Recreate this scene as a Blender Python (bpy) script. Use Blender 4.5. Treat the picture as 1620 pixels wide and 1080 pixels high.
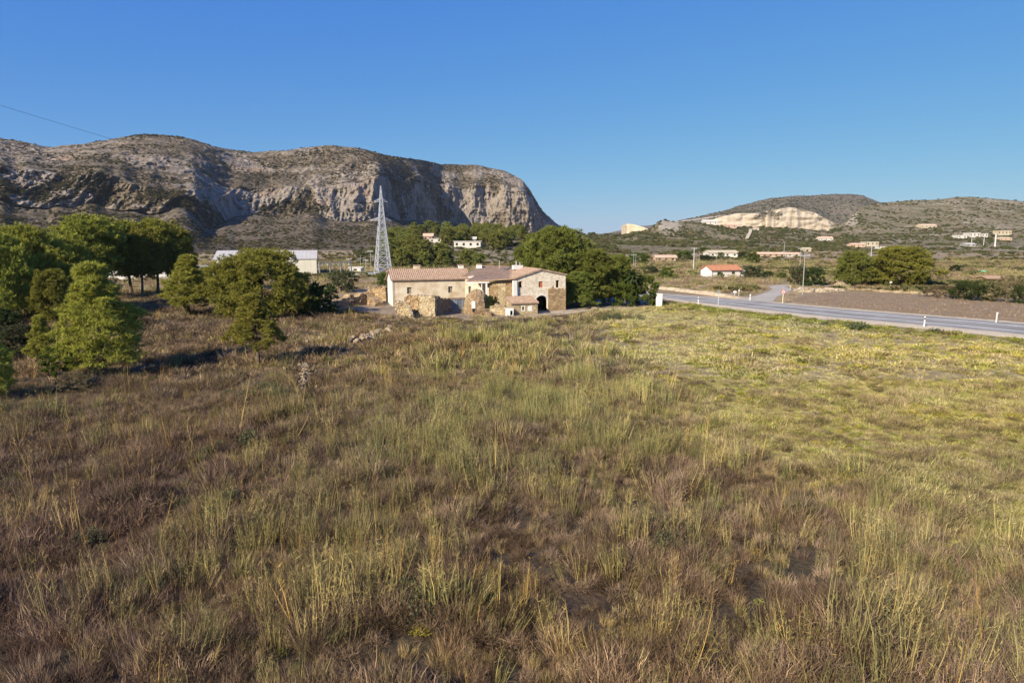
import bpy, bmesh, math, random
import numpy as np
from mathutils import Vector, Matrix
from mathutils.geometry import tessellate_polygon

for o in list(bpy.data.objects):
    bpy.data.objects.remove(o, do_unlink=True)
SC = bpy.context.scene
COL = SC.collection

# ------------------------------------------------------------------ camera, sky, sun, exposure
H = 10.5
PITCH = math.atan(165 / 1080)
cam = bpy.data.cameras.new('camera')
cam.sensor_width = 36; cam.lens = 24; cam.clip_start = 0.1; cam.clip_end = 20000
camo = bpy.data.objects.new('camera', cam); COL.objects.link(camo)
camo.location = (0, 0, H); camo.rotation_euler = (math.pi / 2 - PITCH, 0, 0)
SC.camera = camo

SUN_EL = math.radians(31); SUN_AZ = math.radians(220)      # azimuth clockwise from +Y (view direction)
sdir = Vector((math.sin(SUN_AZ) * math.cos(SUN_EL), math.cos(SUN_AZ) * math.cos(SUN_EL), math.sin(SUN_EL)))
w = bpy.data.worlds.new('World'); SC.world = w; w.use_nodes = True
nt = w.node_tree; nt.nodes.clear()
sky = nt.nodes.new('ShaderNodeTexSky'); sky.sky_type = 'NISHITA'; sky.sun_disc = False
sky.sun_elevation = SUN_EL; sky.sun_rotation = SUN_AZ
sky.altitude = 500; sky.air_density = 1.0; sky.dust_density = 0.0; sky.ozone_density = 2.0
bg = nt.nodes.new('ShaderNodeBackground'); bg.inputs['Strength'].default_value = 0.077
ow = nt.nodes.new('ShaderNodeOutputWorld')
sp_ = nt.nodes.new('ShaderNodeSeparateColor'); cb_ = nt.nodes.new('ShaderNodeCombineColor'); nt.links.new(sky.outputs[0], sp_.inputs[0])
for i_, (g_, k_) in enumerate(((.93, .35), (.64, 1.02), (.12, 4.45))):      # the camera's tone curve: softer towards the bright horizon
    pw = nt.nodes.new('ShaderNodeMath'); pw.operation = 'POWER'; pw.inputs[1].default_value = g_
    ml = nt.nodes.new('ShaderNodeMath'); ml.operation = 'MULTIPLY'; ml.inputs[1].default_value = k_
    nt.links.new(sp_.outputs[i_], pw.inputs[0]); nt.links.new(pw.outputs[0], ml.inputs[0]); nt.links.new(ml.outputs[0], cb_.inputs[i_])
nt.links.new(cb_.outputs[0], bg.inputs[0]); nt.links.new(bg.outputs[0], ow.inputs[0])
sl = bpy.data.lights.new('sun', 'SUN'); sl.energy = 4.9; sl.angle = math.radians(0.53); sl.color = (1.0, 0.88, 0.68)
slo = bpy.data.objects.new('sun', sl); COL.objects.link(slo)
slo.rotation_euler = sdir.to_track_quat('Z', 'Y').to_euler(); slo.location = (0, 0, 100)
vs = SC.view_settings
vs.view_transform = 'Standard'; vs.look = 'None'; vs.gamma = 1; vs.exposure = 0.75; vs.use_curve_mapping = False
SC.render.engine = 'CYCLES'
cy = SC.cycles
cy.max_bounces = 4; cy.diffuse_bounces = 2; cy.glossy_bounces = 2; cy.transmission_bounces = 3; cy.transparent_max_bounces = 6
cy.volume_bounces = 0; cy.use_denoising = True; cy.denoiser = 'OPENIMAGEDENOISE'
try:
    cy.denoising_prefilter = 'ACCURATE'
except Exception:
    pass

# ------------------------------------------------------------------ projection helpers (pixel of the 1620x1080 photograph -> place)
CP, SP = math.cos(PITCH), math.sin(PITCH)
def G(px, py, z=0.0):
    u = (px - 810) / 1080; v = (py - 540) / 1080
    d = Vector((u, CP - v * SP, -SP - v * CP)); t = (z - H) / d.z
    return Vector((u * t, d.y * t, z))
def A(px, py, y):
    u = (px - 810) / 1080; v = (py - 540) / 1080
    t = y / (CP - v * SP)
    return Vector((u * t, y, H + t * (-SP - v * CP)))
def depth(p): return p[1] * CP + (H - p[2]) * SP
def proj(x, y, z=0.0):
    d = y * CP + (H - z) * SP
    return 810 + 1080 * x / d, 540 + 1080 * ((H - z) * CP - y * SP) / d

# ------------------------------------------------------------------ numpy noise
def _hash(ix, iy, iz, seed):
    n = (ix.astype(np.int64) * 374761393 + iy.astype(np.int64) * 668265263 + iz.astype(np.int64) * 2147483647 + seed * 1274126177) & 0xFFFFFFFF
    n = ((n ^ (n >> 13)) * 1274126177) & 0xFFFFFFFF
    n = ((n ^ (n >> 16)) * 2246822519) & 0xFFFFFFFF
    return ((n ^ (n >> 15)) & 0xFFFFFF) / float(0xFFFFFF)
def vnoise(x, y, z=None, seed=0):
    x = np.asarray(x, float); y = np.asarray(y, float)
    z = np.zeros_like(x) if z is None else np.asarray(z, float)
    ix, iy, iz = np.floor(x), np.floor(y), np.floor(z)
    fx, fy, fz = x - ix, y - iy, z - iz
    fx = fx * fx * (3 - 2 * fx); fy = fy * fy * (3 - 2 * fy); fz = fz * fz * (3 - 2 * fz)
    r = 0
    for dx in (0, 1):
        for dy in (0, 1):
            for dz in (0, 1):
                wgt = (fx if dx else 1 - fx) * (fy if dy else 1 - fy) * (fz if dz else 1 - fz)
                r = r + wgt * _hash(ix + dx, iy + dy, iz + dz, seed)
    return r * 2 - 1
def fbm(x, y, z=None, o=5, seed=0, gain=.5, ridged=False):
    a, s, r = 1.0, 0.0, 0
    x = np.asarray(x, float); y = np.asarray(y, float); z = None if z is None else np.asarray(z, float)
    for k in range(o):
        f = 2.03 ** k
        n = vnoise(x * f, y * f, None if z is None else z * f, seed + k * 17)
        if ridged: n = 1 - 2 * np.abs(n)
        r = r + a * n; s += a; a *= gain
    return r / s
def sstep(a, b, x):
    t = np.clip((x - a) / (b - a), 0, 1); return t * t * (3 - 2 * t)

# ------------------------------------------------------------------ materials
MATS = {}
def mat(name, c1, c2=None, scale=4.0, rough=.9, bump=0.0, c3=None, scale3=30.0, amt3=.5, coord='Object', detail=6.0, transl=0.0,
        contrast=(.35, .65), stretch=None, metallic=0.0, spec=.25, bscale=None):
    if name in MATS: return MATS[name]
    m = bpy.data.materials.new(name); m.use_nodes = True; N = m.node_tree; N.nodes.clear()
    out = N.nodes.new('ShaderNodeOutputMaterial'); b = N.nodes.new('ShaderNodeBsdfPrincipled')
    b.inputs['Roughness'].default_value = rough; b.inputs['Metallic'].default_value = metallic
    b.inputs['Specular IOR Level'].default_value = spec
    col = None
    if c2 is not None or bump:
        tc = N.nodes.new('ShaderNodeTexCoord'); vec = tc.outputs[coord]
        if stretch:
            mp = N.nodes.new('ShaderNodeMapping'); mp.inputs['Scale'].default_value = stretch
            N.links.new(vec, mp.inputs[0]); vec = mp.outputs[0]
    if c2 is not None:
        n1 = N.nodes.new('ShaderNodeTexNoise'); n1.inputs['Scale'].default_value = scale; n1.inputs['Detail'].default_value = detail
        N.links.new(vec, n1.inputs['Vector'])
        r = N.nodes.new('ShaderNodeValToRGB'); r.color_ramp.elements[0].position = contrast[0]; r.color_ramp.elements[1].position = contrast[1]
        r.color_ramp.elements[0].color = (*c1, 1); r.color_ramp.elements[1].color = (*c2, 1)
        N.links.new(n1.outputs[0], r.inputs[0]); col = r.outputs[0]
        if c3 is not None:
            n2 = N.nodes.new('ShaderNodeTexNoise'); n2.inputs['Scale'].default_value = scale3; n2.inputs['Detail'].default_value = 5
            N.links.new(vec, n2.inputs['Vector'])
            r2 = N.nodes.new('ShaderNodeValToRGB'); r2.color_ramp.elements[0].position = .45; r2.color_ramp.elements[1].position = .62
            r2.color_ramp.elements[1].color = (amt3, amt3, amt3, 1); r2.color_ramp.elements[0].color = (0, 0, 0, 1)
            N.links.new(n2.outputs[0], r2.inputs[0])
            mx = N.nodes.new('ShaderNodeMix'); mx.data_type = 'RGBA'
            N.links.new(r2.outputs[0], mx.inputs['Factor']); N.links.new(col, mx.inputs['A']); mx.inputs['B'].default_value = (*c3, 1)
            col = mx.outputs['Result']
        N.links.new(col, b.inputs['Base Color'])
    else:
        b.inputs['Base Color'].default_value = (*c1, 1)
    if bump:
        nb = N.nodes.new('ShaderNodeTexNoise'); nb.inputs['Scale'].default_value = bscale or scale * 3; nb.inputs['Detail'].default_value = 6
        N.links.new(vec, nb.inputs['Vector'])
        bp = N.nodes.new('ShaderNodeBump'); bp.inputs['Strength'].default_value = 1; bp.inputs['Distance'].default_value = bump
        N.links.new(nb.outputs[0], bp.inputs['Height']); N.links.new(bp.outputs[0], b.inputs['Normal'])
    if transl:
        tr = N.nodes.new('ShaderNodeBsdfTranslucent'); ms = N.nodes.new('ShaderNodeMixShader'); ms.inputs[0].default_value = transl
        if col: N.links.new(col, tr.inputs[0])
        else: tr.inputs[0].default_value = (*c1, 1)
        N.links.new(b.outputs[0], ms.inputs[1]); N.links.new(tr.outputs[0], ms.inputs[2]); N.links.new(ms.outputs[0], out.inputs[0])
    else:
        N.links.new(b.outputs[0], out.inputs[0])
    MATS[name] = m
    return m

def mat_foliage(name, c, var=.35, transl=.3, tint=False):
    """colour varies by the mesh attribute 'var' (per leaf) and by the instance ('tint' attribute of the scatter, or object random)"""
    if name in MATS: return MATS[name]
    m = bpy.data.materials.new(name); m.use_nodes = True; N = m.node_tree; N.nodes.clear()
    out = N.nodes.new('ShaderNodeOutputMaterial'); b = N.nodes.new('ShaderNodeBsdfDiffuse')
    at = N.nodes.new('ShaderNodeAttribute'); at.attribute_name = 'var'
    mr = N.nodes.new('ShaderNodeMapRange'); mr.inputs['To Min'].default_value = 1 - var; mr.inputs['To Max'].default_value = 1 + var
    N.links.new(at.outputs['Fac'], mr.inputs[0])
    mul = N.nodes.new('ShaderNodeVectorMath'); mul.operation = 'SCALE'
    if tint:
        ti = N.nodes.new('ShaderNodeAttribute'); ti.attribute_type = 'INSTANCER'; ti.attribute_name = 'tint'
        m2 = N.nodes.new('ShaderNodeVectorMath'); m2.operation = 'MULTIPLY'; m2.inputs[1].default_value = c
        N.links.new(ti.outputs['Vector'], m2.inputs[0]); N.links.new(m2.outputs[0], mul.inputs[0])
    else:
        oi = N.nodes.new('ShaderNodeObjectInfo')
        hs = N.nodes.new('ShaderNodeHueSaturation'); hs.inputs['Color'].default_value = (*c, 1)
        r1 = N.nodes.new('ShaderNodeMapRange'); r1.inputs['To Min'].default_value = .485; r1.inputs['To Max'].default_value = .515
        r2 = N.nodes.new('ShaderNodeMapRange'); r2.inputs['To Min'].default_value = .8; r2.inputs['To Max'].default_value = 1.2
        N.links.new(oi.outputs['Random'], r1.inputs[0]); N.links.new(oi.outputs['Random'], r2.inputs[0])
        N.links.new(r1.outputs[0], hs.inputs['Hue']); N.links.new(r2.outputs[0], hs.inputs['Value'])
        N.links.new(hs.outputs[0], mul.inputs[0])
    N.links.new(mr.outputs[0], mul.inputs['Scale'])
    N.links.new(mul.outputs[0], b.inputs['Color'])
    tr = N.nodes.new('ShaderNodeBsdfTranslucent'); N.links.new(mul.outputs[0], tr.inputs[0])
    ms = N.nodes.new('ShaderNodeMixShader'); ms.inputs[0].default_value = transl
    N.links.new(b.outputs[0], ms.inputs[1]); N.links.new(tr.outputs[0], ms.inputs[2]); N.links.new(ms.outputs[0], out.inputs[0])
    MATS[name] = m
    return m

def mat_stone(name, c1, c2, mortar, scale=3.0, bump=.05, mortar_w=.06):
    if name in MATS: return MATS[name]
    m = bpy.data.materials.new(name); m.use_nodes = True; N = m.node_tree; N.nodes.clear()
    out = N.nodes.new('ShaderNodeOutputMaterial'); b = N.nodes.new('ShaderNodeBsdfPrincipled'); b.inputs['Roughness'].default_value = .95
    b.inputs['Specular IOR Level'].default_value = .15
    tc = N.nodes.new('ShaderNodeTexCoord'); mp = N.nodes.new('ShaderNodeMapping'); mp.inputs['Scale'].default_value = (1, 1, 1.5)
    nz = N.nodes.new('ShaderNodeTexNoise'); nz.inputs['Scale'].default_value = 2.5
    N.links.new(tc.outputs['Object'], mp.inputs[0])
    add = N.nodes.new('ShaderNodeMix'); add.data_type = 'RGBA'; add.blend_type = 'LINEAR_LIGHT'; add.inputs['Factor'].default_value = .12
    N.links.new(mp.outputs[0], nz.inputs['Vector']); N.links.new(mp.outputs[0], add.inputs['A']); N.links.new(nz.outputs['Color'], add.inputs['B'])
    v = N.nodes.new('ShaderNodeTexVoronoi'); v.inputs['Scale'].default_value = scale; N.links.new(add.outputs['Result'], v.inputs['Vector'])
    ve = N.nodes.new('ShaderNodeTexVoronoi'); ve.feature = 'DISTANCE_TO_EDGE'; ve.inputs['Scale'].default_value = scale
    N.links.new(add.outputs['Result'], ve.inputs['Vector'])
    sep = N.nodes.new('ShaderNodeSeparateColor'); N.links.new(v.outputs['Color'], sep.inputs[0])
    r = N.nodes.new('ShaderNodeValToRGB'); r.color_ramp.elements[0].color = (*c1, 1); r.color_ramp.elements[1].color = (*c2, 1)
    N.links.new(sep.outputs[0], r.inputs[0])
    n2 = N.nodes.new('ShaderNodeTexNoise'); n2.inputs['Scale'].default_value = 1.1; n2.inputs['Detail'].default_value = 8
    N.links.new(tc.outputs['Object'], n2.inputs['Vector'])
    er = N.nodes.new('ShaderNodeMapRange'); er.inputs['From Min'].default_value = 0; er.inputs['From Max'].default_value = mortar_w
    N.links.new(ve.outputs['Distance'], er.inputs[0])
    mx = N.nodes.new('ShaderNodeMix'); mx.data_type = 'RGBA'; mx.inputs['A'].default_value = (*mortar, 1)
    N.links.new(er.outputs[0], mx.inputs['Factor']); N.links.new(r.outputs[0], mx.inputs['B'])
    m2 = N.nodes.new('ShaderNodeMix'); m2.data_type = 'RGBA'; m2.blend_type = 'MULTIPLY'; m2.inputs['Factor'].default_value = .8
    r3 = N.nodes.new('ShaderNodeValToRGB'); r3.color_ramp.elements[0].position = .3; r3.color_ramp.elements[1].position = .7
    r3.color_ramp.elements[0].color = (.6, .55, .5, 1); r3.color_ramp.elements[1].color = (1.15, 1.12, 1.05, 1)
    N.links.new(n2.outputs[0], r3.inputs[0]); N.links.new(mx.outputs['Result'], m2.inputs['A']); N.links.new(r3.outputs[0], m2.inputs['B'])
    N.links.new(m2.outputs['Result'], b.inputs['Base Color'])
    bp = N.nodes.new('ShaderNodeBump'); bp.inputs['Distance'].default_value = bump; N.links.new(er.outputs[0], bp.inputs['Height'])
    N.links.new(bp.outputs[0], b.inputs['Normal']); N.links.new(b.outputs[0], out.inputs[0])
    MATS[name] = m
    return m

# ------------------------------------------------------------------ mesh helpers
def mesh_np(name, V, T, mats=None, smooth=False, attrs=None, quads=False):
    me = bpy.data.meshes.new(name)
    V = np.ascontiguousarray(V, np.float32); T = np.ascontiguousarray(T, np.int32); k = T.shape[1]
    me.vertices.add(len(V)); me.vertices.foreach_set('co', V.ravel())
    me.loops.add(T.size); me.loops.foreach_set('vertex_index', T.ravel())
    me.polygons.add(len(T)); me.polygons.foreach_set('loop_start', np.arange(0, T.size, k, dtype=np.int32))
    try: me.polygons.foreach_set('loop_total', np.full(len(T), k, np.int32))
    except Exception: pass
    me.update(calc_edges=True)
    if smooth: me.polygons.foreach_set('use_smooth', np.ones(len(T), bool))
    for an, av in (attrs or {}).items():
        av = np.asarray(av, np.float32)
        if av.ndim == 1:
            a = me.attributes.new(an, 'FLOAT', 'POINT'); a.data.foreach_set('value', av)
        else:
            a = me.attributes.new(an, 'FLOAT_COLOR', 'POINT'); a.data.foreach_set('color', np.c_[av, np.ones(len(av), np.float32)].ravel())
    if mats:
        for m in (mats if isinstance(mats, (list, tuple)) else [mats]): me.materials.append(m)
    return me
def link(name, data, parent=None):
    o = bpy.data.objects.new(name, data); COL.objects.link(o)
    if parent is not None: o.parent = parent
    return o
def tag(o, label=None, cat=None, group=None, kind=None):
    if label: o['label'] = label
    if cat: o['category'] = cat
    if group: o['group'] = group
    if kind: o['kind'] = kind
    return o
def thing(name, label, cat, loc=(0, 0, 0), rz=0.0, group=None, scale=None):
    o = bpy.data.objects.new(name, None); COL.objects.link(o); o.empty_display_size = .3
    o.location = loc; o.rotation_euler = (0, 0, rz)
    if scale: o.scale = scale
    return tag(o, label, cat, group)
def struct(o, label=None):
    o['kind'] = 'structure'
    if label: o['label'] = label
    return o

class MB:
    def __init__(s): s.v = []; s.f = []
    def add(s, vs, fs):
        n = len(s.v); s.v += [tuple(v) for v in vs]; s.f += [tuple(i + n for i in f) for f in fs]; return s
    def box(s, c, d, rz=0.0, taper=1.0):
        cx, cy_, cz = c; hx, hy, hz = d[0] / 2, d[1] / 2, d[2] / 2; vs = []
        for z, t in ((-hz, 1), (hz, taper)):
            for x, y in ((-hx, -hy), (hx, -hy), (hx, hy), (-hx, hy)):
                x *= t; y *= t
                vs.append((cx + x * math.cos(rz) - y * math.sin(rz), cy_ + x * math.sin(rz) + y * math.cos(rz), cz + z))
        return s.add(vs, [(3, 2, 1, 0), (4, 5, 6, 7), (0, 1, 5, 4), (1, 2, 6, 5), (2, 3, 7, 6), (3, 0, 4, 7)])
    def bar(s, p, q, wd, wd2=None):
        p, q = Vector(p), Vector(q); d = (q - p).normalized()
        up = Vector((0, 0, 1)) if abs(d.z) < .9 else Vector((0, 1, 0))
        a = d.cross(up).normalized(); b = d.cross(a).normalized(); w2 = wd2 or wd; vs = []
        for c, ww in ((p, wd), (q, w2)):
            for i, j in ((-1, -1), (1, -1), (1, 1), (-1, 1)): vs.append(c + a * i * ww / 2 + b * j * ww / 2)
        return s.add(vs, [(3, 2, 1, 0), (4, 5, 6, 7), (0, 1, 5, 4), (1, 2, 6, 5), (2, 3, 7, 6), (3, 0, 4, 7)])
    def tube(s, path, radii, n=8, cap=True):
        path = [Vector(p) for p in path]; vs = []; fs = []
        for i, p in enumerate(path):
            d = (path[min(i + 1, len(path) - 1)] - path[max(i - 1, 0)]).normalized()
            up = Vector((1, 0, 0)) if abs(d.x) < .8 else Vector((0, 1, 0))
            a = d.cross(up).normalized(); b = d.cross(a).normalized()
            for k in range(n):
                t = 2 * math.pi * k / n; vs.append(p + (a * math.cos(t) + b * math.sin(t)) * radii[i])
        for i in range(len(path) - 1):
            for k in range(n):
                fs.append((i * n + k, i * n + (k + 1) % n, (i + 1) * n + (k + 1) % n, (i + 1) * n + k))
        if cap:
            fs.append(tuple(range(n - 1, -1, -1))); fs.append(tuple((len(path) - 1) * n + k for k in range(n)))
        return s.add(vs, fs)
    def panel(s, outer, holes, thick, M=None):
        """wall panel in the local XZ plane, front face at y=0, back at y=thick; openings cut through with reveals"""
        M = M or Matrix.Identity(4)
        loops = [list(outer)] + [list(h) for h in holes]; flat = [p for l in loops for p in l]
        tris = tessellate_polygon([[Vector((p[0], p[1], 0)) for p in l] for l in loops]); n = len(flat)
        vs = [M @ Vector((p[0], 0, p[1])) for p in flat] + [M @ Vector((p[0], thick, p[1])) for p in flat]; fs = []
        for a, b, c in tris:
            pa, pb, pc = flat[a], flat[b], flat[c]
            if (pb[0] - pa[0]) * (pc[1] - pa[1]) - (pb[1] - pa[1]) * (pc[0] - pa[0]) < 0: a, b = b, a
            fs.append((a, b, c)); fs.append((n + c, n + b, n + a))
        k = 0
        for l in loops:
            for i in range(len(l)):
                j = (i + 1) % len(l); fs.append((k + i, k + j, n + k + j, n + k + i))
            k += len(l)
        return s.add(vs, fs)
    def build(s, name, m, parent=None, smooth=False):
        me = bpy.data.meshes.new(name); me.from_pydata(s.v, [], s.f); me.materials.append(m)
        bm = bmesh.new(); bm.from_mesh(me); bmesh.ops.recalc_face_normals(bm, faces=bm.faces); bm.to_mesh(me); bm.free()
        if smooth: me.polygons.foreach_set('use_smooth', np.ones(len(me.polygons), bool))
        return link(name, me, parent)

def sheet(name, pts_rows, m, z=0.0, parent=None):
    """ribbon of world points: list of rows (each a list of (x,y))"""
    R, C = len(pts_rows), len(pts_rows[0])
    V = np.array([[p[0], p[1], z] for r in pts_rows for p in r])
    T = [(i * C + j, i * C + j + 1, (i + 1) * C + j + 1, (i + 1) * C + j) for i in range(R - 1) for j in range(C - 1)]
    V_, T_ = V, np.array(T)
    a = V_[T_[0]]; nz = np.cross(a[1] - a[0], a[2] - a[0])[2]
    if nz < 0: T_ = T_[:, ::-1]
    return link(name, mesh_np(name, V_, T_, m), parent)

def smooth_line(pts, n):
    pts = np.array([[p[0], p[1]] for p in pts], float)
    d = np.r_[0, np.cumsum(np.hypot(*np.diff(pts, axis=0).T))]; t = np.linspace(0, d[-1], n)
    out = []
    for tt in t:
        i = int(np.clip(np.searchsorted(d, tt) - 1, 0, len(d) - 2)); f = (tt - d[i]) / (d[i + 1] - d[i])
        p0, p1, p2, p3 = pts[max(i - 1, 0)], pts[i], pts[i + 1], pts[min(i + 2, len(pts) - 1)]
        out.append(.5 * ((2 * p1) + (-p0 + p2) * f + (2 * p0 - 5 * p1 + 4 * p2 - p3) * f * f + (-p0 + 3 * p1 - 3 * p2 + p3) * f ** 3))
    return np.array(out)

# scatter of prototypes on points (for what nobody could count)
def scatter(name, protos, P, idx, scl, tint, rotz, tilt=None):
    """protos: list of mesh datablocks; P (n,3); idx int; scl (n,) ; tint (n,3)"""
    c = bpy.data.collections.new(name + '_protos')
    for i, me in enumerate(protos):
        o = bpy.data.objects.new('%s_kind_%02d' % (name, i), me); c.objects.link(o)
    n = len(P)
    me = bpy.data.meshes.new(name); me.vertices.add(n); me.vertices.foreach_set('co', np.ascontiguousarray(P, np.float32).ravel())
    a = me.attributes.new('pick', 'INT', 'POINT'); a.data.foreach_set('value', np.ascontiguousarray(idx, np.int32))
    a = me.attributes.new('scl', 'FLOAT_VECTOR', 'POINT')
    S = np.asarray(scl, np.float32); S = np.c_[S, S, S] if S.ndim == 1 else S
    a.data.foreach_set('vector', np.ascontiguousarray(S, np.float32).ravel())
    R = np.zeros((n, 3), np.float32); R[:, 2] = rotz
    if tilt is not None: R[:, :2] = tilt
    a = me.attributes.new('rot', 'FLOAT_VECTOR', 'POINT'); a.data.foreach_set('vector', R.ravel())
    a = me.attributes.new('tint', 'FLOAT_VECTOR', 'POINT'); a.data.foreach_set('vector', np.ascontiguousarray(tint, np.float32).ravel())
    o = link(name, me)
    g = bpy.data.node_groups.new(name + '_nodes', 'GeometryNodeTree')
    g.interface.new_socket('Geometry', in_out='INPUT', socket_type='NodeSocketGeometry')
    g.interface.new_socket('Geometry', in_out='OUTPUT', socket_type='NodeSocketGeometry')
    gi = g.nodes.new('NodeGroupInput'); go = g.nodes.new('NodeGroupOutput')
    ip = g.nodes.new('GeometryNodeInstanceOnPoints'); ci = g.nodes.new('GeometryNodeCollectionInfo')
    ci.inputs['Collection'].default_value = c; ci.inputs['Separate Children'].default_value = True; ci.inputs['Reset Children'].default_value = True
    def na(nm, t):
        k = g.nodes.new('GeometryNodeInputNamedAttribute'); k.data_type = t; k.inputs['Name'].default_value = nm; return k.outputs['Attribute']
    g.links.new(gi.outputs[0], ip.inputs['Points']); g.links.new(ci.outputs[0], ip.inputs['Instance'])
    ip.inputs['Pick Instance'].default_value = True
    g.links.new(na('pick', 'INT'), ip.inputs['Instance Index'])
    g.links.new(na('rot', 'FLOAT_VECTOR'), ip.inputs['Rotation']); g.links.new(na('scl', 'FLOAT_VECTOR'), ip.inputs['Scale'])
    g.links.new(ip.outputs[0], go.inputs[0])
    md = o.modifiers.new('scatter', 'NODES'); md.node_group = g
    o['kind'] = 'stuff'
    return o

# ================================================================== SETTING
# road edges on the ground
RN = smooth_line([G(*p) for p in [(1900, 561), (1750, 543.5), (1620, 529.4), (1530, 520.5), (1420, 510.5), (1320, 501.7), (1210, 490.0), (1119, 479.5), (1066, 473), (1030, 469.3), (985, 466)]], 90)
RF = smooth_line([G(*p) for p in [(1900, 533.5), (1750, 521.5), (1620, 512.0), (1530, 504.5), (1420, 496), (1320, 488), (1210, 477.8), (1119, 470.2), (1066, 466.4), (1030, 463.8), (985, 461)]], 90)
def road_dist(x, y):
    """signed distance past the near road edge, along the road's normal (positive = on or beyond the road)"""
    x = np.asarray(x, float); y = np.asarray(y, float)
    P = RN; d2 = (x[..., None] - P[:, 0]) ** 2 + (y[..., None] - P[:, 1]) ** 2; i = np.argmin(d2, -1); i = np.clip(i, 0, len(P) - 2)
    t = P[i + 1] - P[i]; n = np.stack([t[..., 1], -t[..., 0]], -1); n /= np.linalg.norm(n, axis=-1, keepdims=True)
    q = RF[i] - P[i]; n *= np.sign((n * q).sum(-1, keepdims=True))
    return (x - P[i, 0]) * n[..., 0] + (y - P[i, 1]) * n[..., 1]
def gz(x, y):
    """height of the near field: soft hummocks that die out towards the road, the yard and the far plain"""
    x = np.asarray(x, float); y = np.asarray(y, float)
    a = .32 * fbm(x / 14, y / 14, o=3, seed=3) + .10 * fbm(x / 3.1, y / 3.1, o=2, seed=9)
    k = 1 - sstep(68, 84, y)
    k = k * (1 - sstep(-14, -6, road_dist(x, y)))
    lo = -.5 * sstep(-8, -26, x) * (1 - sstep(50, 80, y))
    return (a + lo) * k

def meadow_w(x, y):
    b3 = fbm(x / 16, y / 16, o=3, seed=303)
    return sstep(5, 13, x + 4 * b3 - np.clip(34 - y, 0, 20) * .6 - np.clip(y - 70, 0, 40) * .12)
M_ground = mat('ground_soil', (.038, .026, .016), (.085, .058, .034), scale=.35, c3=(.055, .046, .024), scale3=.12, amt3=.8, bump=.12, bscale=4)
N_ = M_ground.node_tree; bs_ = [q for q in N_.nodes if q.type == 'BSDF_PRINCIPLED'][0]; old = bs_.inputs['Base Color'].links[0].from_socket
def _mix(attr, f_sock, a_sock, c1, c2, sc):
    at = N_.nodes.new('ShaderNodeAttribute'); at.attribute_name = attr
    nz = N_.nodes.new('ShaderNodeTexNoise'); nz.inputs['Scale'].default_value = sc; nz.inputs['Detail'].default_value = 7
    tc = N_.nodes.new('ShaderNodeTexCoord'); N_.links.new(tc.outputs['Object'], nz.inputs['Vector'])
    rp = N_.nodes.new('ShaderNodeValToRGB'); rp.color_ramp.elements[0].position = .38; rp.color_ramp.elements[1].position = .62; rp.color_ramp.elements[0].color = (*c1, 1); rp.color_ramp.elements[1].color = (*c2, 1)
    N_.links.new(nz.outputs[0], rp.inputs[0]); mx = N_.nodes.new('ShaderNodeMix'); mx.data_type = 'RGBA'
    N_.links.new(at.outputs['Fac'], mx.inputs['Factor']); N_.links.new(a_sock, mx.inputs['A']); N_.links.new(rp.outputs[0], mx.inputs['B']); return mx.outputs['Result']
old = _mix('thatch', None, old, (.25, .195, .10), (.34, .27, .145), .8)        # dry thatch under the meadow
old = _mix('plain', None, old, (.22, .165, .095), (.31, .235, .14), .03)       # dry open land beyond the farm and the road
N_.links.new(old, bs_.inputs['Base Color'])
def axis(a, b, st, lo, hi, n=26):
    c = list(np.arange(a, b + 1e-6, st)); g = np.geomspace(1, 1 + (hi - b) / st, n) - 1; h = np.geomspace(1, 1 + (a - lo) / st, n) - 1
    return np.array(sorted(set(np.round([a - st * q for q in h] + c + [b + st * q for q in g], 4))))
gx = axis(-75, 70, 1.0, -9000, 9000); gy = axis(6, 110, 1.0, -400, 12000)
XX, YY = np.meshgrid(gx, gy); ZZ = gz(XX.ravel(), YY.ravel()).reshape(XX.shape)
nr, nc = XX.shape; ii, jj = np.meshgrid(np.arange(nr - 1), np.arange(nc - 1), indexing='ij'); b0 = (ii * nc + jj).ravel()
gro = struct(link('ground', mesh_np('ground', np.c_[XX.ravel(), YY.ravel(), ZZ.ravel()], np.c_[b0, b0 + 1, b0 + nc + 1, b0 + nc], M_ground, smooth=True,
      attrs={'thatch': .85 * meadow_w(XX.ravel(), YY.ravel()), 'plain': np.maximum(sstep(112, 124, YY.ravel()), sstep(0, 4, road_dist(XX.ravel(), YY.ravel())))})))

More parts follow.
